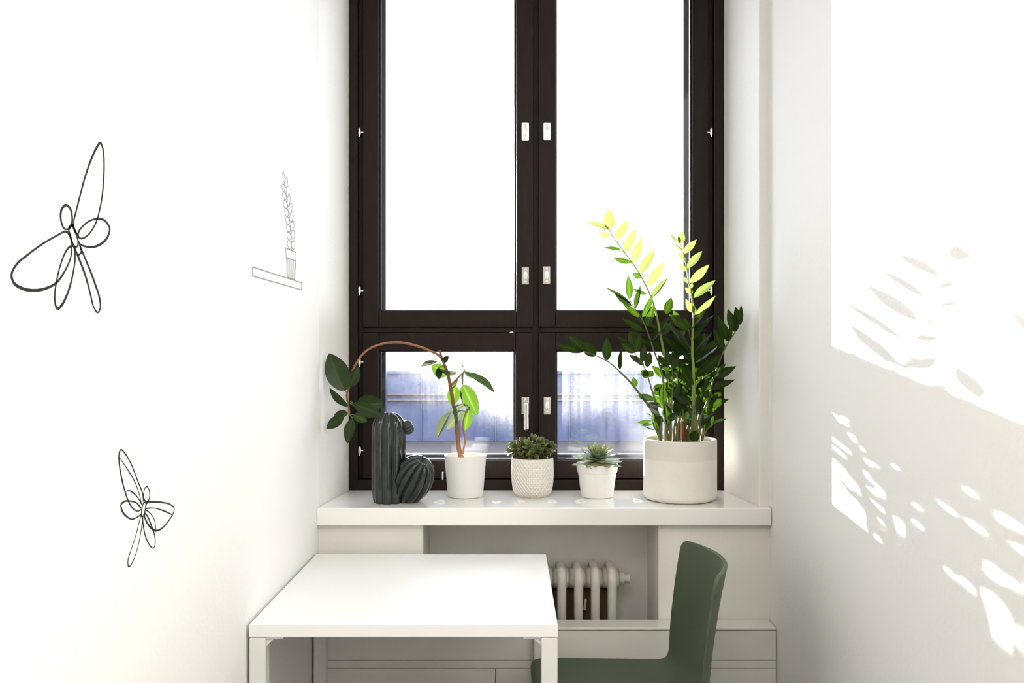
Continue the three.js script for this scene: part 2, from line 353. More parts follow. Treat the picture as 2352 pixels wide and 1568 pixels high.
  const ll = sash(833, 870, 1184, 1224, 764, 806, 1057, 1099, foggy(101, (u, v) => 0.03 + (0.08 + 0.19 * sm(0.02, 0.4, u)) * sm(0.28, 0.72, v + 0.38 * (u - 0.4)) + 0.05 * sm(0.5, 0.9, u) * sm(0.1, 0.5, v)));
  const lr = sash(1237, 1277, 1590, 1628, 764, 806, 1057, 1099, foggy(151, (u, v) => (u < 0.06 ? 0.35 : 1) * (0.035 + 0.155 * sm(0.16, 0.5, v) + 0.04 * sm(0.3, 0.8, u) * sm(0.05, 0.3, v))));
  plate(ul, 1206.5, 283, 323); plate(ul, 1206.5, 613, 653); plate(ur, 1256.5, 283, 322); plate(ur, 1255.5, 612, 652); plate(lr, 1257, 911, 951);
  for (const [s, px, ys] of [[ul, 826, [304, 667]], [ll, 826, [831, 1034]], [ur, 1633.5, [304, 667]], [lr, 1633.5, [831, 1034]]]) for (const y of ys) hinge(s, px, y);
  { // lever handle
    const x = wx(1206.5), yc = wy(931), h = wy(911) - wy(951), wd = 0.0255;
    const g = [box(x - wd / 2, x + wd / 2, yc - h / 2, yc + h / 2, FZ - 0.005, FZ + 0.001, 0.002)];
    const k = new THREE.SphereGeometry(1, 14, 8); k.scale(0.0056, 0.0056, 0.003); k.translate(x, wy(917), -FZ + 0.006); g.push(k);
    for (const s of [-1, 1]) g.push(box(x + s * wd / 2 - 0.001, x + s * wd / 2 + 0.001, yc - h / 2, yc + h / 2, FZ - 0.008, FZ, 0.0008));
    part('handle_plate', g, M.steel, ll);
    const lv = new RoundedBoxGeometry(0.019, wy(923) - wy(987), 0.014, 4, 0.0066); lv.translate(wx(1208.5), (wy(923) + wy(987)) / 2, -FZ + 0.026);
    const neck = new THREE.CylinderGeometry(0.0075, 0.0075, 0.03, 16); neck.rotateX(Math.PI / 2); neck.translate(x, wy(931), -FZ + 0.016);
    part('handle', [lv, neck], M.steel, ll);
  }
}

// ---------------------------------------------------------------- outside: terrace and metal-clad parapet beyond the lower panes
{
  const Zp = 5.45, base = EYE - 0.56, top = EYE - 0.135;
  const deck = std({ color: lin(0.045, 0.04, 0.045), roughness: 0.9,  });
  struct(add('ground_terrace', box(-4, 4, base - 0.1, base, OUT + 0.001, Zp + 0.4, 0), deck), 'brownish terrace deck outside between window and metal parapet');
  const t = thing('metal_parapet', 'blue grey sheet metal parapet with upright seams outside the lower panes', 'parapet', V(0, base, -Zp));
  const mats = [0, 1, 2].map((i) => std({ color: lin(0.046 + 0.007 * i, 0.064 + 0.007 * i, 0.140 + 0.010 * i), roughness: 0.45 }));
  const origin = V(0, base, -Zp), pw = 0.2235;
  for (let i = -9; i < 12; i++) {
    const x0 = -0.322 + i * pw, g = merge([box(x0 + 0.003, x0 + pw - 0.003, base, top - 0.02, Zp, Zp + 0.03, 0.002), box(x0 - 0.004, x0 + 0.003, base, top - 0.02, Zp - 0.012, Zp + 0.02, 0.002)]);
    part('panel', shift(g, origin), mats[(i + 9) % 3], t);
  }
  const rail = std({ color: lin(0.10, 0.085, 0.08), roughness: 0.5 });
  for (const py of [905, 918]) { const y = EYE - (py - HY) / F * Zp; part('rail', shift(box(-2.4, 2.4, y - 0.007, y + 0.006, Zp - 0.03, Zp + 0.001, 0.003), origin), rail, t); }
  part('coping', shift(box(-2.4, 2.4, top - 0.02, top, Zp - 0.02, Zp + 0.1, 0.004), origin), mats[1], t);
}

// ---------------------------------------------------------------- radiator in the niche
{
  const zf = 3.10, zb = 3.225, yTop = EYE - 0.765, yBot = 0.14, pitch = 0.0577, x0 = 0.3436, hubY = EYE - 0.803;
  const t = thing('column_radiator', 'old white cast iron column radiator in the niche under the windowsill', 'radiator', V(x0, yBot - 0.04, -(zf + zb) / 2));
  const o = t.position.clone();
  const sec = [];
  for (const z of [zf, zb]) {
    const pts = [V(0, yBot, -z), V(0, yBot + 0.05, -z), V(0, (yTop + yBot) / 2, -z), V(0, yTop - 0.09, -z), V(0, yTop - 0.02, -z), V(0, yTop, -(z + (z < 3.15 ? 0.02 : -0.02)))];
    const g = taper(pts, (k) => 0.0165 - 0.001 * Math.sin(Math.PI * k), 40, 18);
    const cap = new THREE.SphereGeometry(0.0168, 18, 12); cap.translate(0, yTop - 0.004, -(z + (z < 3.15 ? 0.012 : -0.012)));
    sec.push(g, cap, box(-0.0022, 0.0022, yBot + 0.05, yTop - 0.10, z - 0.0165, z - 0.011, 0.001));
  }
  for (const y of [hubY, yBot + 0.04]) {                                   // hubs, swollen at each section
    const h = lathe([[0, -pitch / 2], [0.030, -pitch / 2], [0.0305, -0.018], [0.035, -0.006], [0.036, 0], [0.035, 0.006], [0.0305, 0.018], [0.030, pitch / 2], [0, pitch / 2]], 28);
    h.rotateZ(-Math.PI / 2); h.scale(1, 1.08, 1.45); h.translate(0, y, -(zf + zb) / 2); sec.push(h);
    for (const z of [zf + 0.008, zb - 0.008]) { const b = new THREE.SphereGeometry(1, 18, 14); b.scale(0.0175, 0.040, 0.026); b.translate(0, y, -z); sec.push(b); }
  }
  { const top = taper([V(0, yTop - 0.006, -zf - 0.006), V(0, yTop + 0.004, -(zf + zb) / 2), V(0, yTop - 0.006, -zb + 0.006)], 0.0145, 14, 14); sec.push(top); }
  const S = merge(sec); S.translate(0, -o.y, -o.z);
  for (let i = 0; i < 10; i++) { const m = part('section', S, M.iron, t); m.position.x = -i * pitch; }
  part('backing_sheet', shift(box(x0 - 9 * pitch - 0.005, x0 + 0.004, yBot + 0.05, hubY - 0.034, 3.168, 3.178, 0.002), o), M.darkBrown, t);  // dark brown sheet behind the sections, filling the gaps between them
  { const k = at(1343.5, 1387, 3.15), g = box(-0.004, 0.005, -0.022, 0.02, -0.004, 0.004, 0.003); g.rotateZ(-0.12); g.translate(k.x, k.y, k.z); part('valve_key', shift(g, o), M.iron, t); }
  const plug = new THREE.CylinderGeometry(0.024, 0.026, 0.02, 8); plug.rotateZ(Math.PI / 2);
  const nut = new THREE.CylinderGeometry(0.019, 0.019, 0.022, 6); nut.rotateZ(Math.PI / 2); nut.translate(0.02, 0, 0);
  const pl = merge([plug, nut]); pl.translate(0.036, hubY - o.y, 0); part('end_plug', pl, M.iron, t);
  for (const i of [1, 8]) part('foot', shift(box(x0 - i * pitch - 0.016, x0 - i * pitch + 0.016, 0, yBot + 0.01, zf - 0.005, zb + 0.005, 0.004), o), M.iron, t);
}

// ---------------------------------------------------------------- table
{
  const x0 = -0.638, x1 = 0.111, zn = 2.19, zfar = 2.94, top = EYE - 0.668, lw = 0.040;
  const t = thing('square_table', 'small square white table against the wall, under the windowsill', 'table', V((x0 + x1) / 2, 0, -(zn + zfar) / 2));
  const o = t.position.clone();
  const e = 0.034;
  // frame of the top with a shallow joint round the inlaid panel
  part('top_frame', shift(plan([[x0, zn], [x1, zn], [x1, zfar], [x0, zfar]], top - 0.0325, top, 0.003, [[x0 + e, zn + e], [x0 + e, zfar - e], [x1 - e, zfar - e], [x1 - e, zn + e]]), o), M.table, t);
  part('tabletop', shift(box(x0 + e - 0.0026, x1 - e + 0.0026, top - 0.018, top - 0.0003, zn + e - 0.0026, zfar - e + 0.0026, 0.001), o), M.table, t);
  for (const [sx, sz] of [[0, 0], [1, 0], [0, 1], [1, 1]]) {
    const X = sx ? [x1 - lw, x1 - 0.0005] : [x0 + 0.0005, x0 + lw], Z = sz ? [zfar - lw, zfar - 0.0005] : [zn + 0.0005, zn + lw];
    const leg = part('leg', shift(box(X[0], X[1], 0, top - 0.0335, Z[0], Z[1], 0.003), o), M.tableSteel, t);
    const d = sx ? -1 : 1, xi = sx ? x1 - lw : x0 + lw, sh = new THREE.Shape([new THREE.Vector2(0, 0), new THREE.Vector2(d * 0.023, 0), new THREE.Vector2(0, -0.023)]);
    const tri = new THREE.ExtrudeGeometry(sh, { depth: 0.003, bevelEnabled: false }); tri.translate(xi, top - 0.0335, -(sz ? Z[0] + 0.012 : Z[0] + 0.014));
    const tab = box(Math.min(xi, xi + d * 0.043), Math.max(xi, xi + d * 0.043), top - 0.0365, top - 0.033, Z[0] + 0.004, Z[1] - 0.004, 0.001);
    part('corner_bracket', shift(merge([tri, tab]), o), M.tableSteel, leg);
  }
}

// ---------------------------------------------------------------- chair: one bent plastic shell on four legs
{
  const zc = 2.535, hw = 0.226, th = 0.011;
  const t = thing('shell_chair', 'dark green plastic shell chair with curved backrest beside the white table', 'chair', V(0.28, 0, -zc));
  const o = t.position.clone();
  const prof = new THREE.CatmullRomCurve3([[0.060, 0.444], [0.066, 0.4535], [0.085, 0.4565], [0.2, 0.4565], [0.33, 0.455], [0.42, 0.4535], [0.455, 0.4545], [0.474, 0.463], [0.483, 0.482], [0.486, 0.52], [0.490, 0.58], [0.4975, 0.65], [0.508, 0.73], [0.518, 0.79], [0.5245, 0.825]].map(([x, y]) => V(x, y, 0)), false, 'centripetal');
  const L = prof.getLength();
  const sag = (s) => { const k = Math.max(0, Math.min(1, (s - 0.42) / 0.2)); const e = k * k * (3 - 2 * k); return 0.052 * e + 0.012 * Math.max(0, (s - 0.62) / 0.38); };
  const P = (s, v) => {
    const p = prof.getPointAt(s), a = s * L, b = (1 - s) * L, R1 = 0.045, R2 = 0.028;
    let w = hw;
    if (a < R1) w = hw - R1 + Math.sqrt(Math.max(0, R1 * R1 - (R1 - a) ** 2));
    if (b < R2) w = hw - R2 + Math.sqrt(Math.max(0, R2 * R2 - (R2 - b) ** 2));
    const q = v * w / hw;
    return V(p.x + sag(s) * (1 - q * q), p.y - 0.012 * (1 - q * q) * Math.max(0, 1 - s / 0.5) * Math.min(1, s * 6), -zc + v * w);   // v = 1 is the near edge
  };
  const ns = 110, nv = 36;
  const nrm = (s, v) => { const e = 1e-3, s0 = Math.max(0.002, s - e), s1 = Math.min(0.998, s + e), v0 = Math.max(-1, v - e), v1 = Math.min(1, v + e); return P(s1, v).sub(P(s0, v)).cross(P(s, v1).sub(P(s, v0))).normalize(); };
  // closed shell: both faces and a rounded rim run as one grid (loop across the width)
  const ring = []; // [v, offset]
  for (let i = 0; i <= nv; i++) ring.push([-1 + 2 * i / nv, 0.5]);
  for (let i = 1; i < 6; i++) { const a = Math.PI * i / 6; ring.push([1 + 0.022 * Math.sin(a), 0.5 * Math.cos(a)]); }
  for (let i = 0; i <= nv; i++) ring.push([1 - 2 * i / nv, -0.5]);
  for (let i = 1; i < 6; i++) { const a = Math.PI * i / 6; ring.push([-1 - 0.022 * Math.sin(a), -0.5 * Math.cos(a)]); }
  ring.push(ring[0]);
  const pos = [], uv = [], idx = [], W = ring.length, rows = [];
  const row = (s, k) => ring.map(([v, f]) => { const n = nrm(Math.min(0.997, Math.max(0.003, s)), Math.max(-1, Math.min(1, v))); return P(s, v).addScaledVector(n, -f * th * k); });
  rows.push(row(0, 0.02), row(0.0006, 0.7));
  for (let j = 0; j <= ns; j++) rows.push(row(0.002 + 0.996 * (0.5 - 0.5 * Math.cos(Math.PI * (j / ns)) * (0.6) - 0.5 * 0.4 * (1 - 2 * j / ns)), 1));
  rows.push(row(0.9994, 0.7), row(1, 0.02));
  rows.forEach((r, j) => r.forEach((p, i) => { pos.push(p.x - o.x, p.y - o.y, p.z - o.z); uv.push(i / W * 1.0, j / rows.length); }));
  for (let j = 0; j < rows.length - 1; j++) for (let i = 0; i < W - 1; i++) { const a = j * W + i, b = a + W; idx.push(a, b, a + 1, b, b + 1, a + 1); }
  part('seat_shell', geom(pos, idx, uv), M.chair, t);
  for (const [sx, sz] of [[0, -1], [0, 1], [1, -1], [1, 1]]) {
    const a = V(sx ? 0.45 : 0.115, 0.447, -zc + sz * 0.185), b = V(sx ? 0.50 : 0.095, 0.0, -zc + sz * 0.215);
    part('leg', shift(taper([a, a.clone().lerp(b, 0.5), b], [0.019, 0.013], 8, 14), o), M.chair, t);
  }
  part('seat_rail', shift(box(0.10, 0.46, 0.425, 0.447, zc - 0.2, zc - 0.175, 0.004), o), M.chair, t);
  part('seat_rail', shift(box(0.10, 0.46, 0.425, 0.447, zc + 0.175, zc + 0.2, 0.004), o), M.chair, t);
}

// ---------------------------------------------------------------- line drawings on the left wall (flat vinyl lines)
{
  const onWall = (px, py) => { const Z = (WL + 0.0004) * F / (px - CX); return at(px, py, Z); };
  const line = (pts, width, closed, mat, parent, name, o, smooth = true) => {
    const P = pts.map(([x, y]) => onWall(x, y)), n = smooth ? Math.max(24, P.length * 8) : P.length - (closed ? 0 : 1);
    const c = smooth ? new THREE.CatmullRomCurve3(P, closed, 'centripetal') : null;
    const S = [];
    for (let i = 0; i <= n; i++) S.push(smooth ? c.getPoint(i / n) : P[i % P.length]);
    const pos = [], uv = [], idx = [], N = S.length;
    for (let i = 0; i < N; i++) {
      const a = S[closed ? (i - 1 + N - (i ? 0 : 1)) % N : Math.max(0, i - 1)], b = S[closed ? (i + 1 >= N ? 1 : i + 1) : Math.min(N - 1, i + 1)];
      const d = b.clone().sub(a).normalize(); let m = V(0, -d.z, d.y);
      let w = width * (1 + 0.25 * Math.sin(i / N * 9 + pts[0][0])) / 2;
      if (!smooth) { // mitred corners
        const d1 = S[i].clone().sub(a), d2 = b.clone().sub(S[i]); if (d1.length() > 1e-6 && d2.length() > 1e-6) { d1.normalize(); d2.normalize(); const n1 = V(0, -d1.z, d1.y), n2 = V(0, -d2.z, d2.y); m = n1.clone().add(n2).normalize(); w = width / 2 / Math.max(0.5, m.dot(n1)); } else w = width / 2;
      }
      for (const [s, h] of [[-1, 0], [-1, 0.0005], [1, 0.0005], [1, 0]]) { pos.push(S[i].x + h - o.x, S[i].y + m.y * w * s - o.y, S[i].z + m.z * w * s - o.z); uv.push(s, i / N); }
    }
    for (let i = 0; i < N - 1; i++) for (const k of [0, 1, 2]) { const a = i * 4 + k, b = a + 4; idx.push(a, a + 1, b, b, a + 1, b + 1); }
    return add(name, geom(pos, idx, uv), mat, parent);
  };
  const map = (s, ox, oy) => (str) => str.split(' ').map((q) => { const [x, y] = q.split(',').map(Number); return [ox + x / s, oy + y / s]; });
  {
    const c = map(3.564, 0, 300), o = onWall(150, 560), t = thing('insect_decal', 'larger black line drawing of a winged insect, upper one on the wall', 'wall decal', o);
    for (const [name, cl, s] of [
      ['wing', 0, '600,790 605,735 625,650 690,400 740,250 790,140 822,102 843,150 852,280 840,500 815,650 790,740 740,830 690,875 655,880 635,855 612,815 596,775 583,768'],
      ['wing', 0, '637,860 645,825 665,795 720,745 800,721 860,738 897,800 880,870 820,930 750,953 680,941 655,928 642,905'],
      ['head', 1, '538,608 575,640 591,720 580,780 552,806 520,795 497,720 502,650'],
      ['body', 1, '562,812 588,772 610,815 638,900 634,942 614,950 592,920 572,850'],
      ['body', 0, '608,955 626,1000 640,1016 660,1000 668,985 652,940'],
      ['tail', 0, '632,1010 700,1190 740,1340 765,1440 800,1488 820,1450 815,1370 780,1260 740,1150 690,1030 648,930'],
      ['wing', 0, '590,925 575,870 555,835 530,826 480,850 350,925 220,1020 130,1100 94,1180 110,1240 180,1290 290,1306 390,1285 470,1235 540,1130 580,1030 588,950'],
      ['wing', 0, '592,936 550,970 500,1080 465,1220 448,1350 455,1430 472,1456 510,1420 560,1310 595,1180 615,1030 606,960 592,936'],
    ]) line(c(s), 0.0034, cl, M.ink, t, name, o);
  }
  {
    const c = map(4.9, 240, 1000), o = onWall(330, 1165), t = thing('insect_decal', 'smaller black line drawing of a winged insect, lower one on the wall', 'wall decal', o);
    for (const [name, cl, s, w] of [
      ['wing', 0, '438,740 430,660 370,500 300,320 230,200 185,158 166,190 163,280 185,440 225,610 270,740 320,820 375,850 412,832', 0.0026],
      ['wing', 0, '167,245 240,350 320,480 380,620 416,765', 0.0014],
      ['wing', 0, '230,630 280,620 330,650 380,705 422,780', 0.0019],
      ['wing', 0, '412,815 360,757 290,737 220,742 185,780 200,850 250,910 310,940 370,915 412,888', 0.0028],
      ['head', 1, '475,574 504,620 507,690 490,735 465,742 442,700 442,640 455,592', 0.0022],
      ['body', 1, '442,752 464,762 458,830 436,905 420,908 415,880 424,810', 0.0026],
      ['wing', 0, '462,800 475,760 560,746 660,753 740,775 785,820 770,880 720,960 650,1040 580,1070 530,1045 480,980 450,905 458,872', 0.0029],
      ['wing', 0, '462,820 550,815 650,840 762,890', 0.0020],
      ['wing', 0, '458,832 520,880 565,960 577,1065', 0.0013],
      ['wing', 0, '455,870 490,920 530,1020 565,1130 570,1220 550,1265 500,1220 455,1110 432,980 428,905', 0.0022],
      ['tail', 0, '410,890 350,1130 290,1310 264,1400 270,1475 300,1450 345,1350 390,1190 432,930', 0.0016],
    ]) line(c(s), w, cl, M.ink, t, name, o);
  }
  {
    const c = map(4.48, 540, 370), o = onWall(640, 640), t = thing('shelf_drawing', 'grey line drawing of a potted plant standing on a shelf', 'wall decal', o);
    const G = M.inkGrey, w = 0.0032;
    const ell = (x, y, rx, ry, tilt = 0) => { const a = []; for (let i = 0; i < 12; i++) { const k = i / 12 * Math.PI * 2, dx = rx * Math.cos(k), dy = ry * Math.sin(k); a.push([540 + (x + dx + tilt * dy) / 4.48, 370 + (y + dy + 0.34 * dx) / 4.48]); } return a; };
    line(c('180,1088 683,1250 683,1323 180,1180'), w, 1, G, t, 'shelf', o, false);
    line(c('523,893 629,942 626,1028 526,990'), w, 1, G, t, 'pot_rim', o, false);
    line(c('529,994 537,1192 612,1220 624,1030'), w, 0, G, t, 'pot', o, false);
    for (let k = 1; k < 9; k++) line(c(`${529 + k * 10.6},${994 + k * 4} ${537 + k * 8.4},${1192 + k * 3.1}`), 0.0009, 0, G, t, 'pot', o, false);
    line(c('508,240 530,400 552,560 570,720 580,840 580,915'), 0.0012, 0, G, t, 'stem', o);
    for (const [x, y, rx, ry, tl] of [[501, 168, 10, 60, 0.12], [527, 220, 12, 53, -0.08], [541, 312, 13, 57, -0.1], [552, 402, 13, 62, -0.1], [570, 486, 15, 57, -0.12], [579, 576, 16, 55, -0.1], [589, 664, 17, 52, -0.1], [595, 756, 17, 45, -0.05], [598, 860, 18, 45, -0.05],
      [497, 270, 15, 39, 0.1], [507, 357, 19, 39, 0.1], [517, 443, 20, 40, 0.1], [530, 528, 19, 40, 0.08], [540, 608, 19, 37, 0.05], [548, 690, 20, 38, 0.05], [554, 770, 20, 38, 0.05], [558, 858, 20, 43, 0.1]])
      line(ell(x, y, rx, ry, tl), 0.0021, 1, G, t, 'leaf', o);
  }
}

// ---------------------------------------------------------------- pots, ceramic cactus
const G = {
  potWhite: std({ color: lin(0.78, 0.775, 0.755), roughness: 0.45 }),
  plastic: phy({ color: lin(0.83, 0.82, 0.8), roughness: 0.4, clearcoat: 0.3, clearcoatRoughness: 0.3 }),
  stone: phy({ color: lin(1, 0.99, 0.97), map: speck, roughness: 0.5, clearcoat: 0.15, clearcoatRoughness: 0.3, vertexColors: true }),
  lattice: phy({ color: lin(1, 1, 1), vertexColors: true, roughness: 0.4, clearcoat: 0.5, clearcoatRoughness: 0.25 }),
  ceramic: phy({ color: lin(1, 1, 1), map: ceramicVar, roughness: 0.35, specularIntensity: 0.25, clearcoat: 0.9, clearcoatRoughness: 0.05 }),
  soil: std({ color: lin(1, 1, 1), map: soilTex, roughness: 0.95, bumpMap: soilTex, bumpScale: 0.006 }),
  bark: std({ color: lin(0.19, 0.085, 0.035), roughness: 0.75, bumpMap: barkBump, bumpScale: 0.0015 }),
  barkPale: std({ color: lin(0.26, 0.115, 0.05), roughness: 0.7, bumpMap: barkBump, bumpScale: 0.001 }),
  green: std({ color: lin(0.16, 0.24, 0.04), roughness: 0.6 }),
  stalk: phy({ color: lin(0.10, 0.115, 0.035), roughness: 0.5, transmission: 0.15, thickness: 0 }),
  stalkPale: phy({ color: lin(0.25, 0.3, 0.06), roughness: 0.6, transmission: 0.25, thickness: 0 }),  // paler green for the two tall stalks
  sheath: phy({ color: lin(0.13, 0.042, 0.014), roughness: 0.8, transmission: 0.25, thickness: 0 }),
};
const leafMat = (r, g, b, tr, coat = 0.7, bump = 0.0012) => phy({ color: lin(r, g, b), vertexColors: true, transmission: tr, thickness: 0, roughness: 1, specularIntensity: 0.2, clearcoat: coat, clearcoatRoughness: 0.2, bumpMap: veinBump, bumpScale: bump });
const LM = {
  rubber: leafMat(0.021, 0.042, 0.008, 0.25, 0.5), rubberLit: leafMat(0.037, 0.074, 0.006, 0.45), rubberPale: leafMat(0.07, 0.09, 0.04, 0.3),  // rubberLit: the same leaf with sunlight put into its colour
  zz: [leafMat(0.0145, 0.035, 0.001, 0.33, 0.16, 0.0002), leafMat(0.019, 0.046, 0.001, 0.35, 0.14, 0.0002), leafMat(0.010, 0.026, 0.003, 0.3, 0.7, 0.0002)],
  zzYoungLit: leafMat(0.098, 0.142, 0.032, 0.5, 0.4, 0.0004), zzMid: leafMat(0.028, 0.062, 0.004, 0.38, 0.3, 0.0002),  // young upper leaflets: their brighter green is mostly sunlight put into the colour
};

// leaf blade of unit length along +y and unit width, midrib pale, folded and curled
function bladeGeo(tipPow, wide, fold, curl, twist, wave) {
  const nu = 10, nv = 16;
  return surf((u, v) => {
    const s = u * 2 - 1, hw = 0.5 * Math.pow(Math.sin(Math.PI * Math.pow(Math.max(0, v), wide)), tipPow) * (1 - 0.35 * v ** 5);
    const x = s * hw, tw = twist * (v - 0.5);
    const z = Math.abs(s) * hw * fold + curl * (v - 0.5) ** 2 - curl * 0.25 + wave * Math.sin(v * 17 + s) * Math.abs(s) * hw;
    return V(x * Math.cos(tw) - z * 0.4 * Math.sin(tw), v, x * Math.sin(tw) * 0.4 + z * 0.4);
  }, nu, nv, (u) => { const k = Math.abs(u * 2 - 1), m = Math.exp(-k * k * 60); return lin(1 + 0.8 * m, 1 + 0.7 * m, 1 + 0.7 * m); });
}
const BL = {
  rubber: [bladeGeo(0.62, 0.92, 0.5, -0.25, 0, 0.02), bladeGeo(0.66, 0.98, 0.8, -0.45, 0.2, 0.03), bladeGeo(0.6, 0.9, 0.25, 0.2, -0.2, 0.02)],
  zz: [bladeGeo(0.78, 0.80, 0.45, -0.18, 0.15, 0), bladeGeo(0.82, 0.84, 0.6, 0.15, -0.2, 0), bladeGeo(0.75, 0.88, 0.3, -0.3, 0, 0)],
};
// sets a unit blade between two points; `shown` is its width as seen from where the photograph was taken
function setBlade(parent, geo, mat, base, tip, shown, ratio, side, o, name = 'leaf') {
  const d = tip.clone().sub(base), L = d.length(), y = d.clone().normalize();
  const view = V(0, EYE, 0).sub(base.clone().add(tip).multiplyScalar(0.5)).normalize();
  const n = view.addScaledVector(y, -view.dot(y)).normalize();
  const w = Math.max(shown, ratio * L), roll = Math.acos(Math.max(0.12, Math.min(1, shown / w))) * side;
  n.applyAxisAngle(y, roll);
  const x = y.clone().cross(n).normalize();
  const m = new THREE.Mesh(geo, mat); m.name = name; m.castShadow = m.receiveShadow = true;
  m.quaternion.setFromRotationMatrix(new THREE.Matrix4().makeBasis(x, y, n));
  m.position.copy(base).sub(o); m.scale.set(w, L, Math.max(w, 0.45 * L));
  parent.add(m); return m;
}
const px2m = (px, Z) => px / F * Z;
function soilDisc(r, y, seedN, dome = 0.006) { return surf((u, v) => { const a = -u * Math.PI * 2, R = r * v; return V(R * Math.cos(a), y + dome * (1 - v * v) + 0.006 * (fbm(0.5 + 0.5 * v * Math.cos(a), 0.5 + 0.5 * v * Math.sin(a), 10, 3, seedN) - 0.5), R * Math.sin(a)); }, 48, 14); }

// ceramic cactus
{
  const Z = 3.095, c = V((893 - CX) / F * Z, SILL, -Z);
  const t = thing('cactus_figurine', 'dark grey green glossy ceramic cactus ornament at one end of the windowsill', 'ornament', c);
  const lobes = (a, n, deep) => 1 - deep + deep * Math.pow(Math.abs(Math.cos(a * n / 2)), 0.62);
  const H1 = 0.310, R1 = 0.0575;
  part('column', surf((u, v) => {
    const a = -u * Math.PI * 2 + 0.35; let r, y;
    if (v < 0.74) { const k = v / 0.74; y = k * (H1 - 0.055); r = R1 * (0.86 + 0.14 * Math.min(1, Math.sqrt(k * 5)) - 0.05 * Math.max(0, k - 0.75) * 4 * 0.5); }
    else { const k = (v - 0.74) / 0.26, q = k * Math.PI / 2; y = H1 - 0.055 + 0.055 * Math.sin(q) - 0.012 * Math.max(0, k - 0.85) / 0.15; r = R1 * 0.974 * Math.cos(q) ** 0.9; }
    const deep = 0.21 + 0.10 * Math.max(0, v - 0.7) / 0.3;
    const R = r * lobes(a, 8, deep);
    return V(R * Math.cos(a) * 1.02, y, R * Math.sin(a) * 0.95);
  }, 160, 60, null, true), G.ceramic, t);
  { // leaning barrel
    const tilt = 0.50, cy = 0.079, cx = 0.083, rl = 0.089, rs = 0.068;
    const ax = V(Math.sin(tilt), Math.cos(tilt), 0.42).normalize(), e1 = V(ax.y, -ax.x, 0).normalize(), e2 = ax.clone().cross(e1).normalize();
    part('side_lobe', surf((u, v) => {
      const a = -u * Math.PI * 2 + 0.3, q = -Math.PI / 2 + v * Math.PI;
      let l = rl * Math.sin(q), r = rs * Math.pow(Math.cos(q), 0.72) * lobes(a, 13, 0.2 + 0.1 * Math.max(0, Math.sin(q)));
      if (v > 0.93) l -= 0.012 * (v - 0.93) / 0.07;
      const p = V(cx, cy, 0.006).addScaledVector(ax, l).addScaledVector(e1, r * Math.cos(a)).addScaledVector(e2, -r * Math.sin(a));
      if (p.y < 0.001) { p.y = 0.001; }
      return p;
    }, 208, 64, null, true), G.ceramic, t);
  }
  { // small bud on the far side
    const b = at(936, 981, 3.1).sub(c), ax = V(0.8, 0.35, -0.2).normalize(), e1 = V(0.35, -0.8, 0).normalize(), e2 = ax.clone().cross(e1).normalize();
    part('bud', surf((u, v) => {
      const a = -u * Math.PI * 2, q = -Math.PI / 2 + v * Math.PI, l = 0.02 * Math.sin(q), r = 0.025 * Math.pow(Math.cos(q), 0.6) * lobes(a, 11, 0.2);
      return b.clone().addScaledVector(ax, l - (v > 0.92 ? 0.004 : 0)).addScaledVector(e1, r * Math.cos(a)).addScaledVector(e2, -r * Math.sin(a));
    }, 132, 32, null, true), G.ceramic, t);
  }
}

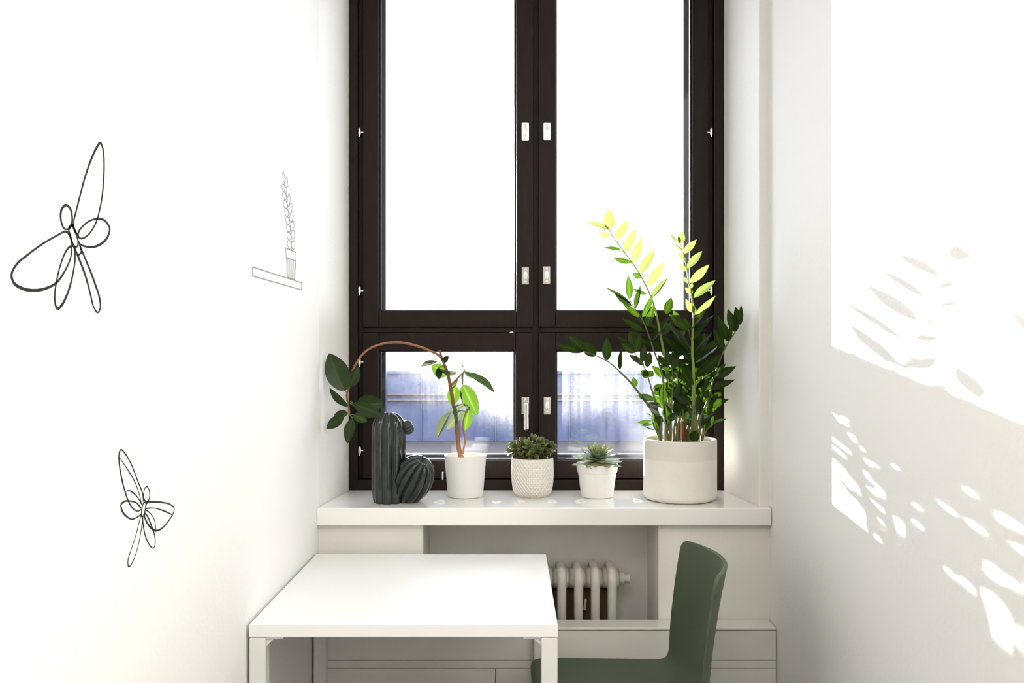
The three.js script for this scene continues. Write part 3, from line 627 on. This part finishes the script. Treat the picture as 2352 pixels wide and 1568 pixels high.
// rubber plant
{
  const Z = 3.222, c = V((1069 - CX) / F * Z, SILL, -Z);
  const t = thing('potted_rubber_plant', 'leggy rubber plant with an arching bare branch in a tapered white pot', 'potted plant', c);
  part('pot', lathe([[0, 0.0015], [0.054, 0], [0.0605, 0.0008], [0.0628, 0.004], [0.0741, 0.140], [0.0749, 0.1465], [0.0738, 0.148], [0.0718, 0.147], [0.0705, 0.140], [0.066, 0.105], [0, 0.105]]), G.potWhite, t);
  part('soil', soilDisc(0.067, 0.112, 5), G.soil, t);
  const tag = box(-0.082, -0.078, 0.062, 0.088, -0.02, -0.004, 0.0005); part('care_tag', tag, G.plastic, t);
  const P = (a) => a.map(([x, y, z]) => at(x, y, Z + (z || 0)).sub(c));
  const stem = part('stem', taper(P([[1061, 1072], [1059.6, 1053], [1054, 1029], [1050.6, 994], [1046.8, 962], [1039, 914], [1032.5, 876], [1025.8, 849], [1014, 820], [1009.5, 804]]), (k) => 0.0088 - 0.0042 * k + (k < 0.12 ? 0.002 * (1 - k / 0.12) : 0), 90, 14, 13), G.bark, t);
  const arch = [[1014, 822, 0], [1003, 812.5, 0], [991, 807, -0.01], [972, 799, -0.02], [943.5, 790.5, -0.035], [915, 786, -0.05], [892, 787, -0.06], [869, 792, -0.075], [848, 801, -0.085], [832.5, 814, -0.1], [821, 830, -0.11], [811.5, 847, -0.12], [805, 868, -0.125], [801.5, 886, -0.13], [797, 908, -0.135], [799.5, 927, -0.135], [802, 943, -0.135], [802.5, 955, -0.135]];
  part('branch', taper(P(arch), (k) => 0.0046 - 0.0014 * k, 120, 12, 30), G.barkPale, t);
  part('branch', taper(P([[1037, 883], [1047, 873], [1058, 861], [1065, 854], [1067, 848]]), [0.0042, 0.0022], 24, 10, 4), G.barkPale, t);
  part('branch', taper(P([[1063, 1042], [1064.5, 1032], [1068, 1010], [1063, 983], [1065, 963], [1071.6, 944], [1075.5, 930]]), [0.0034, 0.0024], 40, 10, 9), G.barkPale, t);
  part('branch', taper(P([[1064, 857], [1061, 864], [1062, 874], [1062, 883]]), [0.0022, 0.003], 12, 8, 3), G.bark, t);
  // base, tip, shown width, blade, tip nearer (m), stem point, material
  const leaves = [
    [793, 898, 755.5, 811, 55, 0, -0.165, 0.004, 798, 905, 0], [803.5, 889, 824, 841, 26, 2, -0.14, -0.02, 802, 893, 0], [800, 933, 757, 890, 17, 1, -0.15, -0.005, 801, 936, 0],
    [811, 925.5, 879, 953, 31, 1, -0.16, -0.01, 800, 920, 0], [815, 934, 881, 925, 47, 0, -0.10, 0.02, 802, 925, 0], [798.6, 948, 767.5, 953, 18, 2, -0.15, 0, 802, 948, 0],
    [789, 954, 749.5, 984.5, 25, 0, -0.16, 0, 800, 950, 0], [810, 960, 798, 1019, 24, 1, -0.15, -0.02, 803, 953, 0], [812, 952, 843, 968, 21, 2, -0.15, -0.02, 803, 953, 1],
    [1004.7, 830, 966.4, 842, 12, 1, 0, -0.03, 1012, 835, 2], [1016, 832, 1030.5, 817, 14, 0, 0, -0.02, 1017, 834, 0], [1004, 846, 1051, 855, 11, 1, -0.01, -0.05, 1018, 840, 2],
    [1027.6, 862, 991, 838, 31, 0, 0.03, 0, 1026, 852, 1], [1007.6, 845, 1008.5, 871, 16, 2, -0.005, -0.03, 1020, 842, 0], [1046.8, 886, 1037, 931, 30, 0, 0.03, 0, 1053, 868, 1],
    [1063, 883, 1096.5, 954, 37, 0, -0.005, -0.03, 1064, 858, 1], [1067, 854, 1135, 902, 17, 1, 0, -0.06, 1065, 854, 0], [1066, 850, 1084, 868, 8, 0, 0.01, 0, 1065, 854, 1],
    [1068, 926, 1029.6, 943, 13, 1, -0.01, -0.02, 1075, 934, 2], [1036, 944, 1003, 1008, 19, 1, -0.01, -0.04, 1060, 942, 2], [1059, 943, 1026, 987, 20, 2, -0.01, -0.02, 1072, 946, 2],
    [1077, 938, 1068, 989, 25, 0, 0.02, 0.01, 1073, 948, 1], [1038, 893, 1052, 868, 9, 0, 0.02, 0, 1040, 888, 1], [1066, 846, 1059, 837, 3, 1, 0, 0, 1066, 852, 1],
  ];
  const mats = [LM.rubber, LM.rubberLit, LM.rubberPale];
  leaves.forEach(([bx, by, tx, ty, w, b, dz, dt, sx, sy, m], i) => {
    const B = at(bx, by, Z + dz), T = at(tx, ty, Z + dz + dt), near = dz < -0.09 ? -0.135 : 0;
    const lf = setBlade(t, BL.rubber[b], mats[m], B, T, px2m(w, Z + dz), 0.46, i % 2 ? 1 : -1, c);
    const pet = taper([at(sx, sy, Z + near).sub(c), at((sx + bx) / 2, (sy + by) / 2 - 1, Z + (near + dz) / 2).sub(c), B.clone().sub(c)], [0.0017, 0.0013], 8, 7);
    part('leaf_stalk', pet, G.green, t); void lf;
  });
}

// lattice pot with the jade plant
{
  const Z = 3.228, c = V((1223 - CX) / F * Z, SILL, -Z);
  const t = thing('potted_jade_plant', 'bushy jade plant in a round cream pot with diamond lattice relief', 'potted plant', c);
  const R = 0.0745, Hh = 0.138, NC = 36, NR = 8.6;
  const prof = (v) => v < 0.2 ? 0.70 + 0.24 * Math.sin(v / 0.2 * Math.PI / 2) : v < 0.55 ? 0.94 + 0.06 * Math.sin((v - 0.2) / 0.35 * Math.PI / 2) : 1 - 0.018 * ((v - 0.55) / 0.45) ** 2;
  const relief = (u, v) => {
    const a = u * NC + v * NR, b = u * NC - v * NR, tri = (x) => Math.abs(2 * (x - Math.floor(x)) - 1);       // 1 on the ribs
    const ra = tri(a), rb = tri(b), rib = Math.max(ra, rb), k = Math.max(0, (rib - 0.72) / 0.28);
    const fa = a - Math.floor(a) - 0.5, fb = b - Math.floor(b) - 0.5, star = Math.max(0, 1 - 3.2 * Math.abs(Math.abs(fa) - Math.abs(fb)) - 0.6 * (Math.abs(fa) + Math.abs(fb)));
    return [Math.min(1, k * 1.8), star];
  };
  const fade = (v) => Math.min(1, v / 0.04) * Math.min(1, (1 - v) / 0.03);
  part('pot', surf((u, v) => {
    const a = -u * Math.PI * 2; const [k, s] = relief(u, v), r = R * prof(v) + fade(v) * (0.0030 * k + 0.0012 * s - 0.0020);
    return V(r * Math.cos(a), v * Hh, r * Math.sin(a));
  }, NC * 11, 104, (u, v) => {
    const [k, s] = relief(u, v), d = fade(v) * (1 - Math.min(1, k + 0.75 * s + 0.25)), e = Math.max(0, 1 - v / 0.025) + Math.max(0, (v - 0.975) / 0.025) * 0.8, m = Math.min(1, Math.pow(d, 1.6) * 1.5 * (0.45 + 0.6 * (1 - v)) + e * 0.7);
    return lin(0.88 - 0.40 * m, 0.865 - 0.53 * m, 0.81 - 0.58 * m);
  }, true), G.lattice, t);
  part('pot_lining', lathe([[0, 0.0008], [R * 0.70, 0.0002], [R * 0.70, 0.002], [R * 0.9, 0.03], [R * 0.93, Hh * 0.6], [R * 0.93, Hh - 0.003], [R * 0.95, Hh + 0.0012], [R * 0.982, Hh - 0.0002]]), std({ color: lin(0.5, 0.37, 0.24), roughness: 0.5 }), t);
  part('soil', soilDisc(R * 0.93, Hh - 0.014, 15), G.soil, t);
  // thick spoon-shaped leaf, unit length along +y
  const jade = surf((u, v) => { const a = -u * Math.PI * 2, w = 0.5 * Math.pow(Math.sin(Math.PI * Math.pow(v, 1.35)), 0.6) + 0.05 * (1 - v); return V(w * Math.cos(a) * 0.64, v, w * Math.sin(a) * 0.2 + 0.10 * v * v); }, 14, 14,
    (u, v) => { const e = Math.abs(Math.cos(u * Math.PI * 2)); const red = Math.pow(e, 6) * v; return lin(1 + 1.6 * red, 1 - 0.3 * red, 1); }, true);
  const JM = [[0.055, 0.09, 0.02], [0.036, 0.058, 0.018], [0.095, 0.16, 0.025], [0.058, 0.05, 0.027]].map(([r, g, b]) => phy({ color: lin(r, g, b), vertexColors: true, roughness: 0.45, specularIntensity: 0.5, clearcoat: 0.6, clearcoatRoughness: 0.2 }));
  const tips = [];
  for (let i = 0; i < 21; i++) { // branches fan out of the soil
    const a = i * 2.399, q = Math.sqrt((i + 0.6) / 21), el = 1.42 - 1.15 * q, R0 = 0.018 * q;
    const len = 0.060 + 0.016 * rnd();
    const d = V(Math.cos(a) * Math.cos(el), Math.sin(el), Math.sin(a) * Math.cos(el));
    const b0 = V(R0 * Math.cos(a), Hh - 0.012, R0 * Math.sin(a)), b2 = V(d.x * len * 1.15, Hh - 0.002 + Math.max(0.010, d.y * len), d.z * len * 1.05), b1 = b0.clone().lerp(b2, 0.5).add(V(0, 0.008, 0));
    const br = part('stem', taper([b0, b1, b2], [0.0034, 0.0022], 10, 8), std({ color: lin(0.14, 0.15, 0.05), roughness: 0.6 }), t);
    const ax = b2.clone().sub(b1).normalize(), e1 = ax.clone().cross(V(0.3, 0.2, 1)).normalize(), e2 = ax.clone().cross(e1);
    for (let k = 0; k < 5; k++) for (const s of [0, Math.PI]) { // opposite pairs, crosswise
      const p = b1.clone().lerp(b2, 0.25 + k * 0.19), f = s + k * Math.PI / 2 + rr(-0.35, 0.35), open = 1.25 - 0.17 * k + rr(-0.15, 0.15), L = rr(0.024, 0.033) * (k === 4 ? 0.72 : 1);
      const dir = ax.clone().multiplyScalar(Math.cos(open)).addScaledVector(e1, Math.sin(open) * Math.cos(f)).addScaledVector(e2, Math.sin(open) * Math.sin(f)).normalize();
      const tipY = p.y + dir.y * L; if (tipY < Hh + 0.001 && Math.hypot(p.x, p.z) < R) dir.y += (Hh + 0.004 - tipY) / L, dir.normalize();
      const y = dir, n = ax.clone().addScaledVector(y, -ax.dot(y)).normalize(), x = y.clone().cross(n);
      const m = new THREE.Mesh(jade, JM[Math.floor(rnd() * 3.6)]); m.name = 'leaf'; m.castShadow = m.receiveShadow = true;
      m.quaternion.setFromRotationMatrix(new THREE.Matrix4().makeBasis(x, y, n)); m.position.copy(p); m.scale.setScalar(L); br.add(m);
    }
  }
}

// echeveria in the rimmed white plastic pot
{
  const Z = 3.215, c = V((1371.5 - CX) / F * Z, SILL, -Z);
  const t = thing('potted_echeveria', 'grey green rosette succulent in a small white pot with a stepped rim', 'potted plant', c);
  part('pot', lathe([[0, 0.001], [0.0515, 0], [0.0555, 0.0012], [0.0565, 0.004], [0.0682, 0.086], [0.0702, 0.0885], [0.0716, 0.092], [0.0738, 0.110], [0.0742, 0.1165], [0.0732, 0.118], [0.0718, 0.117], [0.071, 0.112], [0.0665, 0.09], [0.064, 0.08], [0, 0.08]]), G.plastic, t);
  part('soil', soilDisc(0.069, 0.106, 25), G.soil, t);
  const leaf = surf((u, v) => { // spoon with a pointed tip, hollow above, thick below
    const a = -u * Math.PI * 2, w = 0.5 * Math.pow(Math.sin(Math.PI * Math.pow(Math.min(1, 0.1 + 0.9 * v), 1.7)), 0.62), th = 0.085 * Math.pow(Math.sin(Math.PI * Math.pow(v * 0.96 + 0.03, 0.9)), 0.7);
    return V(w * Math.cos(a) * 0.62, v, th * Math.sin(a) + 0.32 * (w * Math.cos(a)) ** 2 + 0.18 * v * v);
  }, 16, 16, (u, v) => { const e = Math.abs(Math.cos(u * Math.PI * 2)), k = Math.max(Math.pow(e, 10) * v * 0.5, Math.max(0, (v - 0.9) / 0.1)); return lin(1 + 1.3 * k, 1 + 0.25 * k, 1 + 0.5 * k); }, true);
  const EM = [[0.20, 0.265, 0.135], [0.165, 0.235, 0.13], [0.24, 0.315, 0.135], [0.125, 0.185, 0.12]].map(([r, g, b]) => phy({ color: lin(r, g, b), vertexColors: true, roughness: 0.55, clearcoat: 0.35, clearcoatRoughness: 0.3 }));
  const N = 52, ctr = V(0, 0.138, 0.006), tilt = new THREE.Quaternion().setFromAxisAngle(V(1, 0, 0), 0.32);
  for (let i = 0; i < N; i++) {
    const q = i / (N - 1), a = i * 2.39996, open = 0.22 + 1.55 * Math.pow(q, 0.8) + rr(-0.06, 0.06), L = 0.030 + 0.064 * Math.pow(q, 0.6) + rr(-0.003, 0.003);
    const rad = V(Math.cos(a), 0, Math.sin(a)), up = V(0, 1, 0);
    const y = up.clone().multiplyScalar(Math.cos(open)).addScaledVector(rad, Math.sin(open)), n = up.clone().multiplyScalar(Math.sin(open)).addScaledVector(rad, -Math.cos(open)).normalize();
    const x = y.clone().cross(n);
    const m = new THREE.Mesh(leaf, EM[i < 12 ? 2 : Math.floor(rnd() * 4)]); m.name = 'leaf'; m.castShadow = m.receiveShadow = true;
    const Q = tilt.clone().multiply(new THREE.Quaternion().setFromRotationMatrix(new THREE.Matrix4().makeBasis(x, y, n)));
    const tip = y.clone().multiplyScalar(L).applyQuaternion(tilt).add(ctr); // lift leaves that would sink into the rim
    let lift = Math.max(0, 0.119 - tip.y); m.quaternion.copy(Q); if (lift > 0) { const ax = V(tip.z - ctr.z, 0, -(tip.x - ctr.x)).normalize(); m.quaternion.premultiply(new THREE.Quaternion().setFromAxisAngle(ax, -Math.min(0.7, lift / L))); }
    m.position.copy(ctr).addScaledVector(up, -0.012 * q); m.scale.set(L * (q < 0.2 ? 0.6 : 0.42), L, L * 0.42); t.add(m);
  }
  const stub = part('stem', taper([V(0, 0.10, 0), V(0, 0.132, 0.004)], 0.011, 6, 10), G.bark, t); void stub;
  const dry = [std({ color: lin(0.45, 0.16, 0.07), roughness: 0.8 }), std({ color: lin(0.5, 0.33, 0.1), roughness: 0.8 })];
  for (const [a, k] of [[1.93, 0], [1.18, 0], [0.72, 1]]) { const m = new THREE.Mesh(leaf, dry[k]); m.name = 'dry_leaf'; m.position.set(0.066 * Math.cos(a), 0.124, 0.066 * Math.sin(a)); m.rotation.set(2.7, -a + 1.57, 0.2); m.scale.set(0.010, 0.02, 0.01); m.castShadow = m.receiveShadow = true; t.add(m); }
}

// big planter with the zz plant
{
  const Z = 3.164, R = 0.1273, c = V((1561.5 - CX) / F * Z, SILL, -Z), Hp = 0.213;
  const t = thing('potted_zz_plant', 'tall zz plant with many glossy leaflets in a large speckled cream planter', 'potted plant', c);
  { // planter with a slightly darker grey band under the rim
    const pr = [[0, 0.002], [R - 0.022, 0], [R - 0.014, 0.0015], [R - 0.006, 0.006], [R - 0.0015, 0.014], [R, 0.024], [R, 0.10], [R, 0.142], [R, 0.146], [R, Hp - 0.012], [R - 0.0005, Hp - 0.003], [R - 0.003, Hp - 0.0005], [R - 0.007, Hp], [R - 0.010, Hp - 0.003], [R - 0.011, Hp - 0.01], [R - 0.011, 0.17], [0, 0.17]];
    const g = lathe(pr, 96), p = g.attributes.position, col = new Float32Array(p.count * 3);
    for (let i = 0; i < p.count; i++) { const k = p.getY(i) > 0.144 && p.getY(i) < Hp - 0.001 ? [0.90, 0.89, 0.875] : [1, 1, 1]; col.set(k, i * 3); }
    g.setAttribute('color', new THREE.BufferAttribute(col, 3)); part('pot', g, G.stone, t);
  }
  part('soil', soilDisc(R - 0.012, 0.196, 35, 0.014), G.soil, t);
  let flip = 1;
  const map = (s, ox, oy) => ({ s, ox, oy });
  const C2 = map(6.03, 1500, 500), C1 = map(6.03, 1330, 460), C3 = map(6.535, 1380, 640), C4 = map(7.125, 1520, 680), C5 = map(8.25, 1450, 840), C0 = map(2.6135, 1260, 460);
  const pts = (m, str) => str.trim().split(' ').map((q) => { const a = q.split(',').map(Number); return [m.ox + a[0] / m.s, m.oy + a[1] / m.s, ...a.slice(2)]; });
  // stalk: pixel path from the tip down to the soil, depth at tip and root
  function stalk(path, zTip, zRoot, r0, r1, mat) {
    const P = path.map(([x, y], i) => at(x, y, zTip + (zRoot - zTip) * i / (path.length - 1)));
    const m = part('stalk', taper(P.map((p) => p.clone().sub(c)), (k) => r0 + (r1 - r0) * Math.pow(k, 1.3), 60, 10, 0), mat, t);
    m.userData.z = (y) => { let b = path[0], d = 1e9, z = zTip; path.forEach((q, i) => { const e = Math.abs(q[1] - y); if (e < d) { d = e; z = zTip + (zRoot - zTip) * i / (path.length - 1); b = q; } }); return z; };
    return m;
  }
  // leaflets: base, tip and shown width in picture units of the crop m; depth from the stalk, tip leaning forwards or back
  function leaves(st, m, str, mat, lean = 0.02) {
    for (const q of str.trim().split(' ')) {
      const [bx, by, tx, ty, w, dz = 0, k = -1] = q.split(',').map(Number);
      const z = st.userData.z(m.oy + by / m.s) + dz;
      const B = at(m.ox + bx / m.s, m.oy + by / m.s, z), T = at(m.ox + tx / m.s, m.oy + ty / m.s, z + rr(-lean, lean));
      flip = -flip;
      const mt = k >= 0 ? LM.zz[k % 3] : Array.isArray(mat) ? mat[Math.floor(rnd() * mat.length)] : mat;
      setBlade(st, BL.zz[Math.floor(rnd() * 3)], mt, B, T, px2m(w, z), 0.34, flip, c);
    }
  }
  const Y = LM.zzYoungLit, D = LM.zz, Mi = LM.zzMid;
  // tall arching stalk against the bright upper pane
  const a = stalk([...pts(C1, '420,400 450,480 510,560 620,710 740,870 835,1010 930,1190 1010,1370'), [1507, 720], [1515, 760], [1523, 800], [1531, 850], [1537, 920], [1540, 1012]], 3.20, 3.17, 0.0016, 0.0075, G.stalkPale);
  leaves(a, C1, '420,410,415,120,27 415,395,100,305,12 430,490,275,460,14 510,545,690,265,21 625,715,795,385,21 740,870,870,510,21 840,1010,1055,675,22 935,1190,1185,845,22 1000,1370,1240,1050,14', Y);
  leaves(a, C1, '590,690,330,652,8 730,860,475,800,13 860,1070,740,1010,14 935,1300,740,1215,9', Mi);
  leaves(a, C3, '845,740,525,595,13 775,930,1030,560,17 900,850,1080,640,19 850,900,1020,780,14 790,950,930,1080,16 900,1050,1010,1060,16', D);
  // second stalk beside it
  const b = stalk([...pts(C3, '430,320 530,470 620,610 690,770 760,970 830,1170 880,1290'), [1524, 880], [1531, 940], [1534, 1012]], 3.14, 3.13, 0.0016, 0.0065, G.stalk);
  leaves(b, C3, '430,310,410,-60,18 525,450,600,90,13 620,580,780,230,15 695,715,800,370,18', Mi);
  leaves(b, C3, '460,390,50,120,8 470,410,200,210,13 580,580,330,375,14 680,785,320,590,15 760,1000,395,765,16 790,960,480,810,13', D);
  // short stalk in front of the transom
  const s3 = stalk([...pts(C3, '515,1105 540,1160 620,1265 700,1450'), [1494, 885], [1503, 915], [1512, 960], [1518, 1012]], 3.10, 3.10, 0.0015, 0.006, G.stalk);
  leaves(s3, C3, '515,1110,300,960,19 520,1110,600,810,18 490,1000,430,770,17 400,950,235,855,8 620,1260,425,1140,14 620,1250,660,985,17 690,1330,740,1090,19 700,1450,610,1370,18 650,1300,500,1180,12', D);
  leaves(s3, C5, '330,200,190,110,17 330,210,400,80,16 420,440,580,370,15 460,560,520,390,14', D);
  // long stalk arching far to the side
  const d = stalk([...pts(C0, '205,905 280,930 360,970 430,1030 490,1090 560,1180 620,1260'), [1505, 965], [1516, 1014]], 3.09, 3.11, 0.0019, 0.0062, G.stalk);
  leaves(d, C0, '215,905,45,865,17 215,905,125,815,24 285,935,200,850,28 350,965,350,820,23 430,1020,440,880,11 520,1120,510,1060,15', [D[0], D[1]]);
  leaves(d, C5, '130,560,490,650,16 280,715,520,800,15 320,690,530,920,17 400,870,590,1040,15', D);
  // tallest upright stalk
  const e = stalk([...pts(C2, '375,360 410,470 465,680 490,880 520,1010 550,1200'), ...pts(C4, '520,300 505,600 500,900 515,1150 520,1500'), [1594, 940], [1592, 1014]], 3.12, 3.11, 0.0016, 0.0085, G.stalkPale);
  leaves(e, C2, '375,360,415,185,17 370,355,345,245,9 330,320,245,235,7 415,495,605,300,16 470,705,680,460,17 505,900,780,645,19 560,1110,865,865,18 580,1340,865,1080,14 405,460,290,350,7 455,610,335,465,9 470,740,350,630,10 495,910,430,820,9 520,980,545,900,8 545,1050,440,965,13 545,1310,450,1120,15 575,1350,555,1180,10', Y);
  leaves(e, C4, '465,550,750,190,13 545,550,850,310,11 485,740,775,385,12 520,930,840,570,10 540,1090,945,795,15 550,1320,985,930,26 560,1520,1000,1180,12', [D[2], D[0]]);
  leaves(e, C4, '465,870,50,425,13 470,930,165,560,14 490,1120,170,690,13 500,1330,140,870,14 505,1480,290,1130,21', D);
  leaves(e, C5, '1180,450,920,10,20 1220,420,1640,60,14 1110,700,820,560,19 1180,745,1090,690,12 1270,690,1090,700,11', [D[0], Mi, D[2]]);
  // stalk behind it
  const f = stalk([...pts(C4, '445,540 455,620 475,760 480,900'), [1588, 850], [1588, 900], [1588, 960], [1586, 1012]], 3.20, 3.19, 0.0014, 0.006, G.stalk);
  leaves(f, C4, '440,555,115,300,20 455,520,360,355,12 70,290,160,15,21 270,420,190,230,16 640,760,560,600,16 700,1000,900,700,22 640,900,700,600,18 380,560,250,700,13', [D[0], Mi, D[1]]);
  // side stalk bending towards the reveal
  const g2 = stalk([...pts(C4, '1280,455 1190,600 1080,770 990,950 900,1200 830,1400'), [1629, 920], [1620, 960], [1612, 1014]], 3.10, 3.14, 0.0017, 0.0062, G.stalk);
  leaves(g2, C4, '1275,460,1295,130,11,-0.03 1280,470,1205,170,19 1205,590,1080,205,21 1100,740,920,335,21 1000,910,845,520,19 1195,575,1250,440,10 1090,740,1130,480,12 1000,900,1020,760,9 860,1330,1220,1145,20 820,1530,1200,1365,16 900,1200,1050,1110,11 850,1330,640,1000,20 900,1180,700,850,20', [D[0], D[1]]);
  const h = stalk([...pts(C5, '1560,230 1520,380 1470,560 1410,740 1330,930'), [1606, 990], [1604, 1014]], 3.09, 3.11, 0.0015, 0.005, G.stalk);
  leaves(h, C5, '1480,600,1770,515,12 1400,760,1850,630,19 1290,920,1640,790,15 1280,920,1270,510,17 1530,460,1950,270,14 1500,450,1380,240,16 1450,620,1340,380,15', D);
  const h2 = stalk([...pts(C5, '1650,1060 1540,1110 1440,1200 1390,1290'), [1614, 1014]], 3.08, 3.10, 0.0014, 0.003, G.stalk);
  leaves(h2, C5, '1400,1230,1560,950,18 1530,1110,1805,1000,10 1540,1100,1650,1050,9 1330,1120,1570,880,12 1320,1130,1500,940,9', D);
  const i1 = stalk([...pts(C5, '385,945 400,1060 455,1200 530,1370'), [1516, 1014]], 3.06, 3.08, 0.0011, 0.0022, G.stalk);
  leaves(i1, C5, '385,1035,95,1070,8 390,1110,180,1130,7 450,1215,220,1130,3 380,945,285,890,3 400,1060,420,900,7 460,1190,430,1030,9', [D[1], Mi]);
  const k = stalk([...pts(C5, '740,-60 770,40 785,300 770,600 758,900 740,1150'), [1537, 1014]], 3.12, 3.10, 0.0014, 0.0055, G.stalk);
  leaves(k, C3, '1050,1290,830,1190,14 1045,1300,985,1060,17 1060,1350,860,1300,13 1060,1350,1180,1170,17 1050,1260,1130,1090,12', [D[1], D[0]]);
  leaves(k, C5, '760,230,650,150,15 790,250,900,40,12 780,430,600,320,17 770,420,730,250,14 760,640,660,470,12 770,600,930,330,20', [Mi, D[1], Mi]);
  const l = stalk([...pts(C5, '600,340 598,560 610,760 640,980 660,1200'), [1531, 1014]], 3.085, 3.09, 0.0015, 0.006, G.stalk);
  leaves(l, C5, '600,740,590,330,19 690,1010,660,720,22 610,1060,450,960,15 560,760,300,700,13 700,1040,860,880,17 640,1130,740,1000,13 540,1000,460,1200,11', [D[0], D[2], D[1]]);
  const n = stalk([...pts(C5, '900,380 950,700 930,900 900,1100 880,1280'), [1556, 1014]], 3.13, 3.12, 0.0016, 0.0085, G.stalk);
  leaves(n, C5, '920,990,820,640,22 960,1000,880,560,22 990,900,900,300,26 1060,1040,1100,760,18 1010,1100,1130,1020,14 900,760,1000,420,24 860,700,820,330,20', [D[2], D[0]]);
  const o2 = stalk([...pts(C5, '1180,760 1170,950 1160,1130 1150,1300'), [1590, 1014]], 3.075, 3.085, 0.004, 0.0095, G.stalk);
  leaves(o2, C5, '1150,1420,1250,1215,24,-0.05 1080,1150,1110,1010,12 1190,960,1090,790,14', [D[1], D[0]]);
  // stubby stalks and papery brown sheaths at the soil
  for (const [x, y0, w] of [[1519, 975, 0.005], [1528, 985, 0.006], [1548, 985, 0.004], [1571, 960, 0.006], [1600, 970, 0.005], [1580, 990, 0.006]]) {
    const z = rr(3.06, 3.12), s = part('stalk', taper([at(x + rr(-3, 3), y0 - 20, z), at(x, y0, z), at(x + rr(-2, 2), 1016, z)].map((p) => p.sub(c)), [0.003, w * 1.15], 10, 10), G.stalk, t); void s;
  }
  for (const [x, y, Lp, w, z] of [[1563, 1006, 48, 0.022, 3.12], [1570, 1006, 40, 0.016, 3.10], [1604, 1006, 34, 0.012, 3.09], [1517, 1008, 22, 0.009, 3.08], [1615, 1004, 40, 0.014, 3.13], [1543, 1008, 26, 0.013, 3.13]])
    setBlade(t, BL.zz[1], G.sheath, at(x, y + 6, z), at(x + rr(-5, 5), y - Lp, z + 0.01), w * 0.8, 0.3, 1, c, 'sheath');
  // hidden mass of further leaflets deep in the crown
  for (let q = 0; q < 5; q++) {
    const x0 = 1535 + q * 18, st = stalk([[x0 + rr(-25, 25), 800 + rr(-10, 40)], [x0 + rr(-8, 8), 880], [x0, 950], [1545 + q * 12, 1014]], rr(3.17, 3.22), rr(3.15, 3.2), 0.0015, 0.006, G.stalk);
    for (let i = 0; i < 9; i++) { const y = 810 + i * 16 + rr(-5, 5), s = i % 2 ? 1 : -1, bx = x0 + rr(-4, 4), z = st.userData.z(y); flip = -flip; setBlade(st, BL.zz[i % 3], [D[0], D[1], Mi][i % 3], at(bx, y, z), at(bx + s * rr(22, 42), y - rr(18, 44), z + rr(-0.02, 0.015)), px2m(rr(12, 20), z), 0.34, flip, c); }
  }
}
renderer.render(scene, camera);
